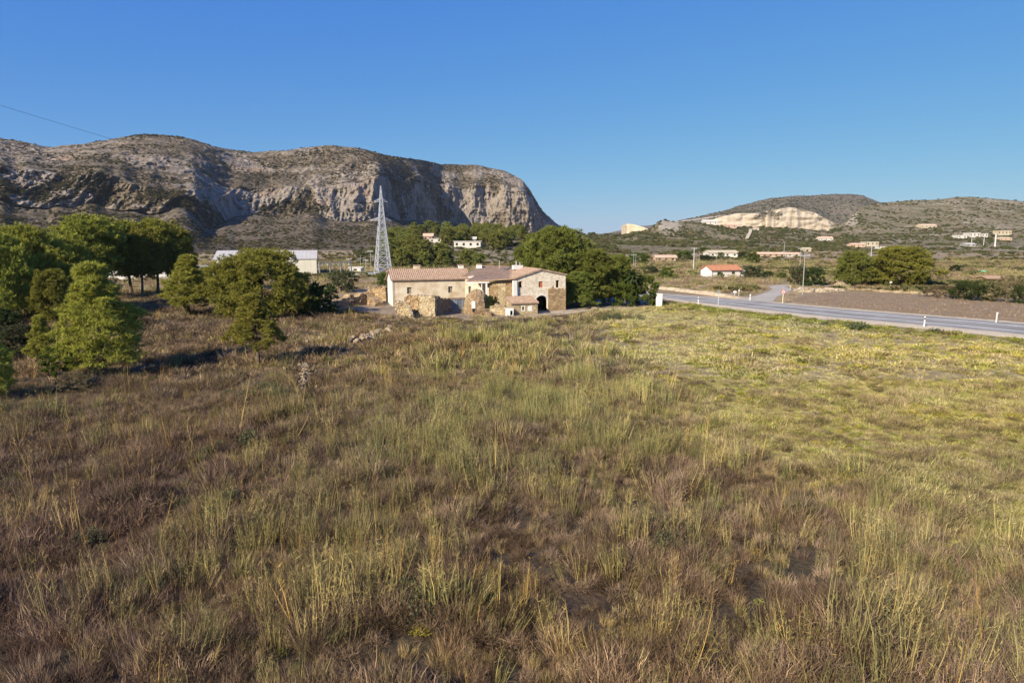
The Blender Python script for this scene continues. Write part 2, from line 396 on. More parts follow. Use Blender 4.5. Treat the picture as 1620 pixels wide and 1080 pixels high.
# ---------------------------------------------------------------- relief surfaces: profiles per bearing
def relief(name, table, rows, npx, px0, px1, disp, rock_rows, back=250, zfoot=-2.0, jit=None):
    """table: {px: [(depth, py), ...]} - the first entry's py None means on the ground; the surface runs over all points then down behind"""
    keys = sorted(table); K = len(table[keys[0]])
    pxs = np.linspace(px0, px1, npx)
    D = np.array([[table[k][i][0] for k in keys] for i in range(K)], float)
    Zc = np.array([[(zfoot if table[k][i][1] is None else A(k, table[k][i][1], table[k][i][0]).z) for k in keys] for i in range(K)], float)
    def interp(arr):
        o = np.empty((K, npx))
        for i in range(K):
            o[i] = np.interp(pxs, keys, arr[i])
            k = max(1, npx // 130); ker = np.hanning(2 * k + 3)[1:-1]; ker /= ker.sum()
            pad = np.pad(o[i], len(ker) // 2, mode='edge'); o[i] = np.convolve(pad, ker, 'valid')[:npx]
        return o
    Dp, Zp = interp(D), interp(Zc)
    if jit:
        for i in range(K):
            if jit[i]:
                Zp[i] += jit[i] * fbm(pxs / 48, pxs * 0 + i * 7.3, o=2, seed=500 + i, gain=.4)
    rr = []; rk = []
    for i in range(K - 1):
        n = rows[i]; t = np.arange(n) / n
        for tt in t:
            rr.append((i, tt)); rk.append(rock_rows[i])
    rr.append((K - 2, 1.0)); rk.append(rock_rows[K - 2])
    back_n = 8
    R = len(rr) + back_n
    Y = np.empty((R, npx)); Z = np.empty((R, npx)); RK = np.zeros((R, npx))
    for r, (i, tt) in enumerate(rr):
        Y[r] = Dp[i] * (1 - tt) + Dp[i + 1] * tt; Z[r] = Zp[i] * (1 - tt) + Zp[i + 1] * tt; RK[r] = rk[r]
    for b in range(back_n):
        f = (b + 1) / back_n; Y[len(rr) + b] = Dp[-1] + back * f; Z[len(rr) + b] = Zp[-1] * (1 - .6 * f) - 8 * f * f; RK[len(rr) + b] = 0
    # smooth across the rows so that profiles bend instead of kinking
    for _ in range(3):
        Y[1:-1] = .25 * Y[:-2] + .5 * Y[1:-1] + .25 * Y[2:]; Z[1:-1] = .25 * Z[:-2] + .5 * Z[1:-1] + .25 * Z[2:]; RK[1:-1] = .25 * RK[:-2] + .5 * RK[1:-1] + .25 * RK[2:]
    U = (pxs - 810) / 1080
    X = U[None, :] * (Y * CP + (H - Z) * SP)
    Y, Z, RK = disp(X, Y, Z, RK)
    X = U[None, :] * (Y * CP + (H - Z) * SP)
    ii, jj = np.meshgrid(np.arange(R - 1), np.arange(npx - 1), indexing='ij'); b0 = (ii * npx + jj).ravel()
    return X, Y, Z, RK, np.c_[b0, b0 + 1, b0 + npx + 1, b0 + npx], pxs

def mat_relief(name, scrub1, scrub2, rock1, rock2, stain, dots, s=.05, stain_amt=.7):
    m = bpy.data.materials.new(name); m.use_nodes = True; N = m.node_tree; N.nodes.clear(); L = N.links.new
    out = N.nodes.new('ShaderNodeOutputMaterial'); b = N.nodes.new('ShaderNodeBsdfPrincipled'); b.inputs['Roughness'].default_value = .95
    b.inputs['Specular IOR Level'].default_value = .1
    tc = N.nodes.new('ShaderNodeTexCoord'); pos = tc.outputs['Object']
    def noise(sc, det=8, vec=pos, rough=.6):
        n = N.nodes.new('ShaderNodeTexNoise'); n.inputs['Scale'].default_value = sc; n.inputs['Detail'].default_value = det; n.inputs['Roughness'].default_value = rough
        L(vec, n.inputs['Vector']); return n.outputs[0]
    def ramp(f, a, b_, p=(.4, .6)):
        r = N.nodes.new('ShaderNodeValToRGB'); r.color_ramp.elements[0].position = p[0]; r.color_ramp.elements[1].position = p[1]
        r.color_ramp.elements[0].color = (*a, 1); r.color_ramp.elements[1].color = (*b_, 1); L(f, r.inputs[0]); return r.outputs[0]
    def mix(f, a, b_):
        x = N.nodes.new('ShaderNodeMix'); x.data_type = 'RGBA'
        if isinstance(f, float): x.inputs['Factor'].default_value = f
        else: L(f, x.inputs['Factor'])
        for s_, v in (('A', a), ('B', b_)):
            if isinstance(v, tuple): x.inputs[s_].default_value = (*v, 1)
            else: L(v, x.inputs[s_])
        return x.outputs['Result']
    mp = N.nodes.new('ShaderNodeMapping'); mp.inputs['Scale'].default_value = (1, 1, .25); L(pos, mp.inputs[0])
    sc = ramp(noise(s * .6), scrub1, scrub2, (.38, .62))
    sc = mix(ramp(noise(s * 5, 4), (0, 0, 0), (1, 1, 1), (.50, .60)), sc, dots)          # low plants
    rk = ramp(noise(s * 2.2, 10, mp.outputs[0], .7), rock1, rock2, (.36, .64))
    rk = mix(ramp(noise(s * .42, 5, mp.outputs[0]), (0, 0, 0), (stain_amt,) * 3, (.57, .68)), rk, stain)
    at = N.nodes.new('ShaderNodeAttribute'); at.attribute_name = 'rock'
    ad = N.nodes.new('ShaderNodeMath'); ad.operation = 'ADD'; L(at.outputs['Fac'], ad.inputs[0])
    nn = N.nodes.new('ShaderNodeMath'); nn.operation = 'MULTIPLY_ADD'; L(noise(s * 3.4, 8), nn.inputs[0]); nn.inputs[1].default_value = 1.7; nn.inputs[2].default_value = -.85
    L(nn.outputs[0], ad.inputs[1])
    f = ramp(ad.outputs[0], (0, 0, 0), (1, 1, 1), (.40, .62))
    L(mix(f, sc, rk), b.inputs['Base Color'])
    bp = N.nodes.new('ShaderNodeBump'); bp.inputs['Distance'].default_value = 3.0; bp.inputs['Strength'].default_value = 1.0
    L(noise(s * 4, 8, mp.outputs[0], .7), bp.inputs['Height']); L(bp.outputs[0], b.inputs['Normal'])
    L(b.outputs[0], out.inputs[0])
    return m

# the limestone mountain on the left
MT = {
 -260: [(380, None), (620, 350), (670, 295), (950, 226)],
 -60: [(400, None), (640, 338), (690, 278), (970, 222)],
 0: [(410, None), (650, 330), (695, 274), (980, 220)],
 75: [(420, None), (665, 326), (715, 284), (1000, 234)],
 140: [(430, None), (680, 328), (725, 288), (1010, 226)],
 210: [(440, None), (690, 332), (730, 290), (1020, 213)],
 260: [(440, None), (695, 340), (735, 292), (1030, 213)],
 305: [(440, None), (705, 352), (755, 298), (1040, 219)],
 330: [(450, None), (722, 356), (775, 308), (1050, 227)],
 372: [(520, None), (860, 345), (900, 300), (1090, 237)],
 410: [(520, None), (885, 343), (925, 297), (1110, 241)],
 450: [(520, None), (900, 348), (940, 298), (1120, 239)],
 520: [(520, None), (925, 352), (965, 300), (1130, 229)],
 570: [(540, None), (940, 352), (980, 292), (1140, 235)],
 598: [(560, None), (955, 352), (990, 275), (1145, 243)],
 645: [(640, None), (1120, 354), (1150, 282), (1220, 251)],
 700: [(700, None), (1270, 364), (1300, 298), (1370, 259)],
 725: [(740, None), (1290, 366), (1320, 302), (1400, 259)],
 750: [(760, None), (1290, 367), (1325, 292), (1410, 260)],
 800: [(780, None), (1300, 368), (1330, 294), (1415, 270)],
 826: [(800, None), (1310, 368), (1335, 300), (1405, 284)],
 842: [(820, None), (1330, 368), (1345, 318), (1395, 308)],
 858: [(840, None), (1370, 368), (1380, 342), (1405, 336)],
 884: [(860, None), (1420, 370), (1430, 361), (1450, 358)],
 930: [(880, None), (1480, 377), (1485, 376), (1500, 375)],
}
def worley(x, y, z, seed=0):
    ix, iy, iz = np.floor(x), np.floor(y), np.floor(z); best = np.full(np.shape(x), 9.0); sec = best.copy()
    for dx in (-1, 0, 1):
        for dy in (-1, 0, 1):
            for dz in (-1, 0, 1):
                cx, cy_, cz = ix + dx, iy + dy, iz + dz
                d = (cx + _hash(cx, cy_, cz, seed) - x) ** 2 + (cy_ + _hash(cx, cy_, cz, seed + 1) - y) ** 2 + (cz + _hash(cx, cy_, cz, seed + 2) - z) ** 2
                sec = np.minimum(sec, np.maximum(d, best)); best = np.minimum(best, d)
    return np.sqrt(best), np.sqrt(sec)
def mt_disp(X, Y, Z, RK):
    wx = X + 9 * fbm(X / 25, Y / 25, Z / 25, o=2, seed=15); wz = Z + 7 * fbm(X / 25, Y / 25, Z / 25, o=2, seed=16)
    n1 = fbm(wx / 46, wz / 150, Y / 170, o=4, seed=21, ridged=True, gain=.5)
    n2 = fbm(X / 120, Z / 220, Y / 140, o=3, seed=33)
    n3 = fbm(X / 6, Z / 8, Y / 7, o=2, seed=44)
    crag = fbm(wx / 17, wz / 48, Y / 26, o=4, seed=61, ridged=True, gain=.6); crag2 = fbm(X / 6, Z / 11, Y / 8, o=3, seed=64, ridged=True, gain=.6)
    saw = (Z / 19 + 1.2 * fbm(X / 60, Y / 60, Z / 40, o=3, seed=66)) % 1.0
    led = fbm(X / 130, Z / 10, Y / 130, o=3, seed=52, ridged=True)
    e = fbm(X / 70, Z / 30, Y / 60, o=5, seed=71)
    soft = .25 + .75 * sstep(-.25, .35, e)
    Y = Y - RK * (26 * n1 + 24 * n2 + 1.5 * led + 9 * crag + 4.0 * crag2 + .8 * (.5 - saw)) - (1 - RK) * (8 * n2 + 5 * n1 + 1.0 * led + soft * (4 * crag + 2.4 * crag2 + .3 * (.5 - saw))) - 1.2 * n3
    Z = Z + (1 - RK) * (3.5 * n2 + 1.2 * n3 + 1.2 * led + 1.6 * soft * crag) * sstep(0, 25, Z) * (1 - .75 * sstep(120, 175, Z))
    right = sstep(-190, 150, X)                      # the cliffs grow barer towards the prow
    RK2 = RK * (.09 + .40 * right + .30 * n1 + .45 * e + .30 * crag) + (.40 + .15 * right) * sstep(.0, .5, e + .5 * crag) * (.34 + sstep(.02, .3, RK + .12)) + .10 * led
    return Y, Z, np.clip(RK2, 0, 1)
RM = relief('mountain', MT, (80, 150, 90), 1150, -260, 930, mt_disp, (0.0, 1.0, 0.12), back=260, jit=(0, 15, 16, 2))
M_mount = mat_relief('limestone_mountain', (.125, .098, .066), (.19, .150, .105), (.155, .130, .107), (.34, .288, .232), (.40, .25, .15), (.05, .045, .026), s=.055, stain_amt=.6)
mo = struct(link('mountain', mesh_np('mountain', np.c_[RM[0].ravel(), RM[1].ravel(), RM[2].ravel()], RM[4], M_mount, smooth=False, attrs={'rock': RM[3].ravel()})))

# the scrub-covered hill on the right, its rocky knob and its bare crest
HT = {
 840: [(300, None), (380, 396), (520, 378), (620, 376)],
 930: [(330, None), (430, 397), (620, 382), (760, 372)],
 980: [(350, None), (450, 398), (680, 384), (860, 370)],
 1030: [(360, None), (470, 398), (720, 382), (900, 362)],
 1044: [(360, None), (480, 398), (730, 381), (905, 349)],
 1068: [(365, None), (480, 398), (740, 380), (910, 348)],
 1110: [(370, None), (490, 398), (760, 378), (920, 352)],
 1160: [(370, None), (500, 398), (770, 378), (930, 357)],
 1250: [(380, None), (510, 398), (780, 382), (930, 362)],
 1310: [(390, None), (520, 398), (800, 384), (950, 366)],
 1345: [(390, None), (530, 397), (830, 376), (1000, 345)],
 1365: [(390, None), (540, 396), (850, 372), (1080, 325)],
 1410: [(390, None), (540, 395), (880, 368), (1180, 318)],
 1470: [(390, None), (540, 394), (900, 365), (1220, 316)],
 1525: [(390, None), (540, 393), (900, 362), (1240, 309)],
 1570: [(390, None), (540, 393), (900, 362), (1240, 313)],
 1640: [(390, None), (540, 394), (900, 364), (1240, 320)],
 1800: [(390, None), (540, 396), (900, 370), (1240, 335)],
 2100: [(390, None), (540, 400), (900, 380), (1240, 360)],
}
def ht_disp(X, Y, Z, RK):
    n1 = fbm(X / 60, Y / 60, o=5, seed=121); n2 = fbm(X / 12, Y / 12, Z / 12, o=3, seed=133); r = fbm(X / 30, Z / 9, Y / 40, o=4, seed=140)
    Z = Z + (3.2 * n1 + 1.1 * n2) * sstep(1, 14, Z)
    Y = Y - 4 * r * sstep(6, 20, Z)
    px = 810 + 1080 * X / (Y * CP + (H - Z) * SP)
    knob = sstep(1036, 1046, px) * (1 - sstep(1066, 1090, px)) * sstep(700, 860, Y)
    cutf = sstep(1335, 1342, px) * (1 - sstep(1350, 1362, px)) * sstep(860, 950, Y)
    RK = np.clip(.26 * sstep(.0, .35, r + n1 * .4) + .75 * knob + .2 * sstep(1350, 1400, px) + .9 * cutf, 0, 1)
    return Y, Z, RK
RH = relief('scrub_hill', HT, (50, 80, 100), 640, 840, 2100, ht_disp, (0, 0, 0), back=120)
M_hill = mat_relief('scrub_hillside', (.29, .225, .145), (.21, .18, .10), (.30, .255, .19), (.46, .40, .31), (.42, .34, .24), (.06, .07, .03), s=.06, stain_amt=.4)
ho = struct(link('scrub_hill', mesh_np('scrub_hill', np.c_[RH[0].ravel(), RH[1].ravel(), RH[2].ravel()], RH[4], M_hill, attrs={'rock': RH[3].ravel()})))

# the quarry hill behind it: cut faces, then the natural slope to the top
QT = {
 930: [(1500, 378), (1560, 376), (1570, 375.5), (1620, 374), (2000, 373)],
 985: [(1480, 377), (1540, 374), (1550, 373), (1620, 371), (2000, 368)],
 1040: [(1460, 377), (1510, 371), (1515, 369), (1600, 364), (2000, 360)],
 1082: [(1440, 377), (1490, 366), (1495, 353), (1580, 350), (2000, 348)],
 1120: [(1420, 377), (1440, 366), (1450, 345.5), (1540, 344), (2000, 340)],
 1150: [(1400, 377), (1410, 367), (1418, 340), (1530, 338), (2000, 333)],
 1165: [(1380, 377), (1385, 368), (1392, 337), (1520, 334), (1950, 326)],
 1205: [(1370, 377), (1372, 369), (1380, 341), (1520, 326), (1900, 315)],
 1214: [(1370, 377), (1376, 369), (1400, 344), (1520, 324), (1900, 314)],
 1220: [(1330, 377), (1335, 369), (1342, 333), (1500, 323), (1900, 313)],
 1250: [(1330, 377), (1335, 369), (1342, 329), (1500, 320), (1900, 311)],
 1290: [(1330, 377), (1335, 370), (1342, 333), (1500, 322), (1900, 309)],
 1312: [(1330, 377), (1335, 370), (1345, 345), (1500, 322), (1900, 307)],
 1340: [(1330, 377), (1335, 371), (1345, 357), (1500, 324), (1900, 307)],
 1365: [(1330, 377), (1335, 372), (1345, 362), (1500, 326), (1900, 309)],
 1386: [(1330, 377), (1335, 372), (1345, 364), (1500, 332), (1900, 317)],
 1450: [(1330, 377), (1335, 374), (1345, 370), (1500, 350), (1900, 340)],
 1500: [(1330, 377), (1335, 376), (1345, 374), (1500, 370), (1900, 365)],
}
def qt_disp(X, Y, Z, RK):
    q1, q2 = worley(X / 30, Y / 60, Z / 14, 31); cr = np.clip(q2 - q1, 0, .6) * 1.6 - .4
    n1 = fbm(X / 110, Y / 110, o=4, seed=221); n2 = fbm(X / 25, Y / 25, Z / 25, o=3, seed=233); v = fbm(X / 14, Z / 60, Y / 40, o=3, seed=240)
    Z = Z + (1 - RK) * (3.5 * n1 + 1.5 * n2) * sstep(1440, 1520, Y)
    bench = 7 * np.round(Z / 11 + .35 * fbm(X / 50, Y / 300, o=3, seed=250)) - Z * 7 / 11
    Y = Y - RK * (6.0 * v + 4 * cr - .35 * bench) - (1 - RK) * 3 * cr
    # bench roads cut across the natural slope
    px = 810 + 1080 * X / (Y * CP + (H - Z) * SP)
    er = fbm(X / 45, Z / 18, Y / 80, o=4, seed=261)
    road_cut = np.exp(-((Z - (62 + .05 * (px - 1220)) ) / 2.2) ** 2) * sstep(1195, 1215, px) * (1 - sstep(1285, 1300, px)) * (Y > 1420) + np.exp(-((Z - (50 + .12 * (px - 1100))) / 2.0) ** 2) * sstep(1060, 1080, px) * (1 - sstep(1150, 1160, px)) * (Y > 1440)
    RK = np.clip(RK * (.72 + 1.1 * er) + .9 * road_cut + .25 * sstep(.35, .6, er) * (Y > 1400), 0, 1)
    return Y, Z, np.clip(RK, 0, 1)
RQ = relief('quarry_hill', QT, (6, 60, 40, 60), 560, 930, 1500, qt_disp, (1, 1, .0, 0), back=200, jit=(0, 0, 9, 4, 0))
M_quarry = mat_relief('quarry_hillside', (.22, .178, .125), (.175, .15, .10), (.38, .32, .245), (.52, .45, .36), (.42, .31, .22), (.05, .055, .03), s=.03, stain_amt=.5)
qo = struct(link('quarry_hill', mesh_np('quarry_hill', np.c_[RQ[0].ravel(), RQ[1].ravel(), RQ[2].ravel()], RQ[4], M_quarry, attrs={'rock': RQ[3].ravel()})))

# a far blue ridge behind everything
FT = {900: [(3800, 377), (3900, 376), (4200, 375)], 945: [(3800, 377), (3900, 374), (4200, 371)], 975: [(3800, 377), (3900, 370), (4200, 364.5)], 1005: [(3800, 377), (3900, 366), (4200, 358)], 1060: [(3800, 377), (3900, 362), (4200, 353)],
      1150: [(3800, 377), (3900, 358), (4200, 348)], 1400: [(3800, 377), (3900, 362), (4200, 352)]}
def ft_disp(X, Y, Z, RK):
    n = fbm(X / 200, Y / 200, o=4, seed=321); return Y, Z + 7 * n * sstep(10, 30, Z), RK
RR = relief('far_ridge', FT, (10, 30), 160, 900, 1400, ft_disp, (0, 0), back=400)
struct(link('far_ridge', mesh_np('far_ridge', np.c_[RR[0].ravel(), RR[1].ravel(), RR[2].ravel()], RR[4],
       mat('far_ridge_scrub', (.12, .10, .075), (.17, .145, .105), scale=.01), smooth=True)))

# the wooded rise behind the farm
WT = {560: [(225, None), (300, 402), (420, 398)], 610: [(225, None), (300, 398), (430, 384)], 660: [(225, None), (300, 394), (430, 373)], 720: [(225, None), (310, 394), (440, 373)],
      790: [(225, None), (310, 396), (440, 374)], 850: [(225, None), (310, 398), (440, 378)], 900: [(230, None), (310, 399), (420, 392)], 940: [(250, None), (320, 402), (420, 400)]}
def wt_disp(X, Y, Z, RK):
    n = fbm(X / 22, Y / 22, o=4, seed=421); return Y, Z + .9 * n * sstep(1, 5, Z), np.clip(.3 + n, 0, 1)
RW = relief('wooded_rise', WT, (30, 40), 160, 560, 940, wt_disp, (0, 0), back=60)
struct(link('wooded_rise', mesh_np('wooded_rise', np.c_[RW[0].ravel(), RW[1].ravel(), RW[2].ravel()], RW[4],
       mat('rise_scrub', (.09, .085, .045), (.22, .17, .11), scale=.08, c3=(.28, .23, .17), scale3=.4, amt3=.6), smooth=True)))

def surf_at(S, px, py):
    """point of a relief surface seen at a pixel"""
    X, Y, Z, pxs = S[0], S[1], S[2], S[5]
    j = int(np.clip(np.searchsorted(pxs, px), 0, len(pxs) - 1))
    d = Y[:, j] * CP + (H - Z[:, j]) * SP; yy = 540 + 1080 * ((H - Z[:, j]) * CP - Y[:, j] * SP) / d
    i = int(np.argmin(np.abs(yy - py)))
    return Vector((X[i, j], Y[i, j], Z[i, j]))

# ---------------------------------------------------------------- road, verge, markings, tracks, ploughed field
def rowpts(fr): return [tuple(RN[i] + (RF[i] - RN[i]) * fr) for i in range(len(RN))]
def strip(f0, f1, k0=0, k1=None):
    a, b = rowpts(f0)[k0:k1], rowpts(f1)[k0:k1]; return [list(p) for p in zip(a, b)]
M_asph = mat('asphalt', (.25, .235, .21), (.31, .295, .268), scale=.6, c3=(.20, .19, .17), scale3=.25, amt3=.8, rough=.85, bump=.004, bscale=60)
M_line = mat('road_paint', (.62, .62, .60), (.78, .78, .76), scale=2.0)
M_gravel = mat('pale_gravel', (.50, .41, .29), (.62, .53, .39), scale=1.2, c3=(.38, .30, .20), scale3=5, amt3=.6, bump=.03, bscale=12)
def ragged(rows, amp, seed, side=0):
    for i, r in enumerate(rows):
        a, b = Vector(r[0]), Vector(r[1]); d = (a - b).normalized()
        n = float(fbm(np.array([i * .9]), np.array([seed * 3.7]), o=3, seed=seed)[0]) * amp
        if side == 0: r[0] = tuple(a + d * n)
        else: r[1] = tuple(b - d * n)
    return rows
struct(sheet('gravel_verge', ragged(strip(-.34, .02), .8, 5), M_gravel, .004))
struct(sheet('far_gravel_verge', ragged(strip(.98, 1.13), .8, 8, 1), M_gravel, .004))
road = struct(sheet('road', strip(0, 1), M_asph, .010))
for f in (.255, .70):
    w_ = .017
    sheet('edge_line', strip(f - w_, f + w_), M_line, .016, road)
SR = smooth_line([G(*p) for p in [(1188, 476.5), (1208, 470), (1228, 463), (1237, 457.5), (1230, 453.5), (1245, 451.5), (1275, 451.5), (1310, 452.5)]], 40)
def ribbon(P, wds):
    rows = []
    for i in range(len(P)):
        t = P[min(i + 1, len(P) - 1)] - P[max(i - 1, 0)]; n = np.array([-t[1], t[0]]) / (np.linalg.norm(t) + 1e-9); wd = np.interp(i / (len(P) - 1), np.linspace(0, 1, len(wds)), wds)
        rows.append([tuple(P[i] + n * wd / 2), tuple(P[i] - n * wd / 2)])
    return rows
struct(sheet('side_road', ribbon(SR, [7, 3.8, 3.4, 3.6, 3.2, 3.2]), mat('worn_concrete', (.34, .31, .26), (.46, .42, .36), scale=.4, c3=(.28, .25, .2), scale3=2, amt3=.5), .022))
def polysheet(name, pix, m, z, sub=1):
    pts = [G(*p) for p in pix]
    tris = tessellate_polygon([[Vector((p.x, p.y, 0)) for p in pts]])
    V = np.array([(p.x, p.y, z) for p in pts]); T = []
    for a, b, c in tris:
        n = np.cross(V[b] - V[a], V[c] - V[a])[2]; T.append((a, b, c) if n > 0 else (a, c, b))
    return struct(link(name, mesh_np(name, V, np.array(T), m)))
M_plough = mat('ploughed_soil', (.185, .128, .078), (.275, .198, .125), scale=.35, c3=(.34, .27, .185), scale3=2.4, amt3=.7, bump=.25, bscale=2.2, stretch=(1, 2.2, 1))
polysheet('ploughed_field', [(1700, 488), (1620, 479), (1560, 474), (1490, 469), (1400, 463.5), (1340, 461), (1300, 463), (1262, 470), (1250, 476), (1300, 482), (1340, 486.5), (1420, 493.5), (1530, 501.5), (1620, 508.5), (1700, 515)], M_plough, .006)
M_bank = mat('pale_earth_bank', (.42, .33, .22), (.52, .43, .31), scale=.4, c3=(.25, .2, .12), scale3=1.1, amt3=.6, bump=.06)
M_field = [mat('dry_field_a', (.27, .215, .105), (.35, .275, .14), scale=.15, c3=(.13, .12, .05), scale3=.5, amt3=.7),
           mat('dry_field_b', (.33, .24, .145), (.25, .175, .10), scale=.12, c3=(.13, .12, .05), scale3=.6, amt3=.7),
           mat('green_field', (.17, .175, .06), (.26, .235, .09), scale=.2, c3=(.08, .09, .03), scale3=.8, amt3=.7)]
for k, (mi, pix) in enumerate([
    (1, [(1040, 456), (1190, 471), (1200, 466), (1180, 450), (1060, 443), (1035, 447)]),
    (0, [(1010, 428), (1110, 428), (1108, 441), (1040, 446), (1000, 440)]),
    (2, [(1180, 442), (1330, 444), (1335, 436), (1200, 434)]),
    (0, [(1190, 431), (1340, 433), (1345, 421), (1180, 419)]),
    (2, [(1020, 420), (1200, 418), (1200, 412), (1020, 412)]),
    (2, [(1430, 452), (1620, 470), (1700, 474), (1700, 452), (1440, 442)]),
    (0, [(1480, 432), (1700, 437), (1700, 424), (1470, 421)]),
    (2, [(1450, 418), (1700, 421), (1700, 411), (1450, 409)]),
    (1, [(1560, 451), (1700, 456), (1700, 440), (1560, 437)]),
]):
    polysheet('field', pix, M_field[mi], .003 + .0007 * k)
polysheet('dry_pasture', [(-700, 462), (300, 458), (520, 462), (600, 468), (640, 470), (900, 470), (1000, 466), (1030, 462), (1100, 452), (1000, 404), (560, 404), (-700, 404)], M_field[1], .0022)
polysheet('earth_track', [(1055, 452.5), (1200, 456.5), (1200, 453.5), (1060, 450.3)], M_bank, .012)
# low pale bank along the far side of the road
BK = smooth_line([G(*p) for p in [(1020, 455.5), (1060, 459), (1110, 465), (1150, 470), (1175, 472.3)]], 40)
bm_ = MB(); rows = []
for i, p in enumerate(BK):
    t = BK[min(i + 1, 39)] - BK[max(i - 1, 0)]; n = np.array([-t[1], t[0]]) / np.linalg.norm(t)
    if n[1] < 0: n = -n
    hgt = (.55 + .22 * float(fbm(np.array([i * .35]), np.array([2.]), seed=5)[0])) * min(1, i / 4, (39 - i) / 4 + .05)
    rows.append([(*(p - n * .7), 0.0), (*(p - n * .25), hgt * .7), (*p, hgt), (*(p + n * .8), hgt * .8), (*(p + n * 3.2), 0.0)])
V = np.array([q for r in rows for q in r]); T = [(i * 5 + j, i * 5 + j + 1, (i + 1) * 5 + j + 1, (i + 1) * 5 + j) for i in range(39) for j in range(4)]
struct(link('earth_bank', mesh_np('earth_bank', V, np.array(T), M_bank)))
# pale yard and track in front of the farmhouse
M_yard = mat('pale_yard', (.40, .33, .24), (.50, .43, .33), scale=.5, c3=(.22, .17, .10), scale3=1.3, amt3=.8, bump=.03)
YD = smooth_line([G(*p) for p in [(800, 503.5), (850, 500), (885, 496), (915, 492), (960, 489), (1000, 487)]], 30)
struct(sheet('farm_track', ribbon(YD, [1.0, 2.4, 2.6, 2.0, 1.5, 1.0]), M_yard, .012))
polysheet('farm_yard', [(838, 497.5), (851, 494), (862, 493), (895, 488), (920, 484), (900, 493), (870, 498)], M_yard, .02)
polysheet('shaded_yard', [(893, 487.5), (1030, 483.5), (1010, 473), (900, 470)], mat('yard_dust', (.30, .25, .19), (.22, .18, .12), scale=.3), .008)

polysheet('farm_apron', [(500, 498), (560, 493), (610, 500.5), (660, 504.5), (720, 505.5), (800, 507), (840, 504.5), (880, 499), (930, 493), (1000, 489), (1030, 485), (1000, 476), (900, 474), (880, 480), (800, 488), (700, 486), (640, 484), (600, 478), (540, 478), (490, 488)],
          mat('trodden_earth', (.17, .12, .075), (.27, .20, .13), scale=.35, c3=(.34, .275, .19), scale3=.9, amt3=.7, bump=.06, bscale=3), .0065)
# ================================================================== TREES AND SHRUBS
RNG = np.random.default_rng(7)
M_bark = mat('pine_bark', (.085, .06, .045), (.19, .14, .105), scale=6, bump=.03, stretch=(1, 1, .3))
M_pine = mat_foliage('pine_needles', (.265, .262, .050), var=.5, transl=.15)
M_pine_far = mat_foliage('far_pine_needles', (.185, .195, .052), var=.4, transl=.12)
M_olive = mat_foliage('grey_green_leaves', (.115, .125, .060), var=.35)
M_bush = mat_foliage('bright_green_leaves', (.120, .155, .032), var=.35)
M_dark = mat_foliage('dark_green_leaves', (.060, .085, .028), var=.35)
M_dry = mat_foliage('dry_brown_twigs', (.20, .155, .085), var=.35)

def unit(v): return v / (np.linalg.norm(v, axis=-1, keepdims=True) + 1e-9)
def sprays(C, Dn, n_per, length, width, rng, spread=.7, up=.35):
    """n_per pointed leaves at each centre C (k,3) along Dn (k,3)"""
    k = len(C); c = np.repeat(C, n_per, 0); d = np.repeat(Dn, n_per, 0)
    d = unit(d + spread * rng.normal(size=d.shape) + np.array([0, 0, up])); L = length * rng.uniform(.6, 1.25, (len(c), 1))
    side = unit(np.cross(d, rng.normal(size=d.shape))) * width * rng.uniform(.7, 1.3, (len(c), 1))
    c = c - d * L * .25
    V = np.stack([c - side, c + side, c + d * L], 1).reshape(-1, 3)
    T = np.arange(len(V)).reshape(-1, 3); var = np.repeat(np.clip(np.repeat(rng.uniform(0, 1, k), n_per) * .6 + .4 * rng.uniform(0, 1, len(c)), 0, 1), 3)
    return V, T, var
def blob(c, r, rng, seg=8, ring=5):
    V = []; T = []
    for i in range(ring + 1):
        th = math.pi * i / ring
        for j in range(seg):
            ph = 2 * math.pi * j / seg; k = r * rng.uniform(.75, 1.1)
            V.append((c[0] + k * math.sin(th) * math.cos(ph), c[1] + k * math.sin(th) * math.sin(ph), c[2] + k * .85 * math.cos(th)))
    for i in range(ring):
        for j in range(seg):
            a, b, c_, d = i * seg + j, i * seg + (j + 1) % seg, (i + 1) * seg + (j + 1) % seg, (i + 1) * seg + j
            T += [(a, d, c_), (a, c_, b)]
    return np.array(V), np.array(T)
PROF = {'cone': lambda h: np.where(h < .12, .75 + h * 2, (1 - (np.clip(h, .12, 1) - .12) / .88) ** .75 * .96 + .03),
        'round': lambda h: np.sqrt(np.clip(1 - (2 * h - .8) ** 2 / 1.5, 0.02, 1)),
        'dome': lambda h: np.sqrt(np.clip(1 - (np.clip(h - .12, 0, 1) / .9) ** 2, 0.02, 1)),
        'umbrella': lambda h: np.sqrt(np.clip(1 - (1.55 * h - .55) ** 2, 0.02, 1))}
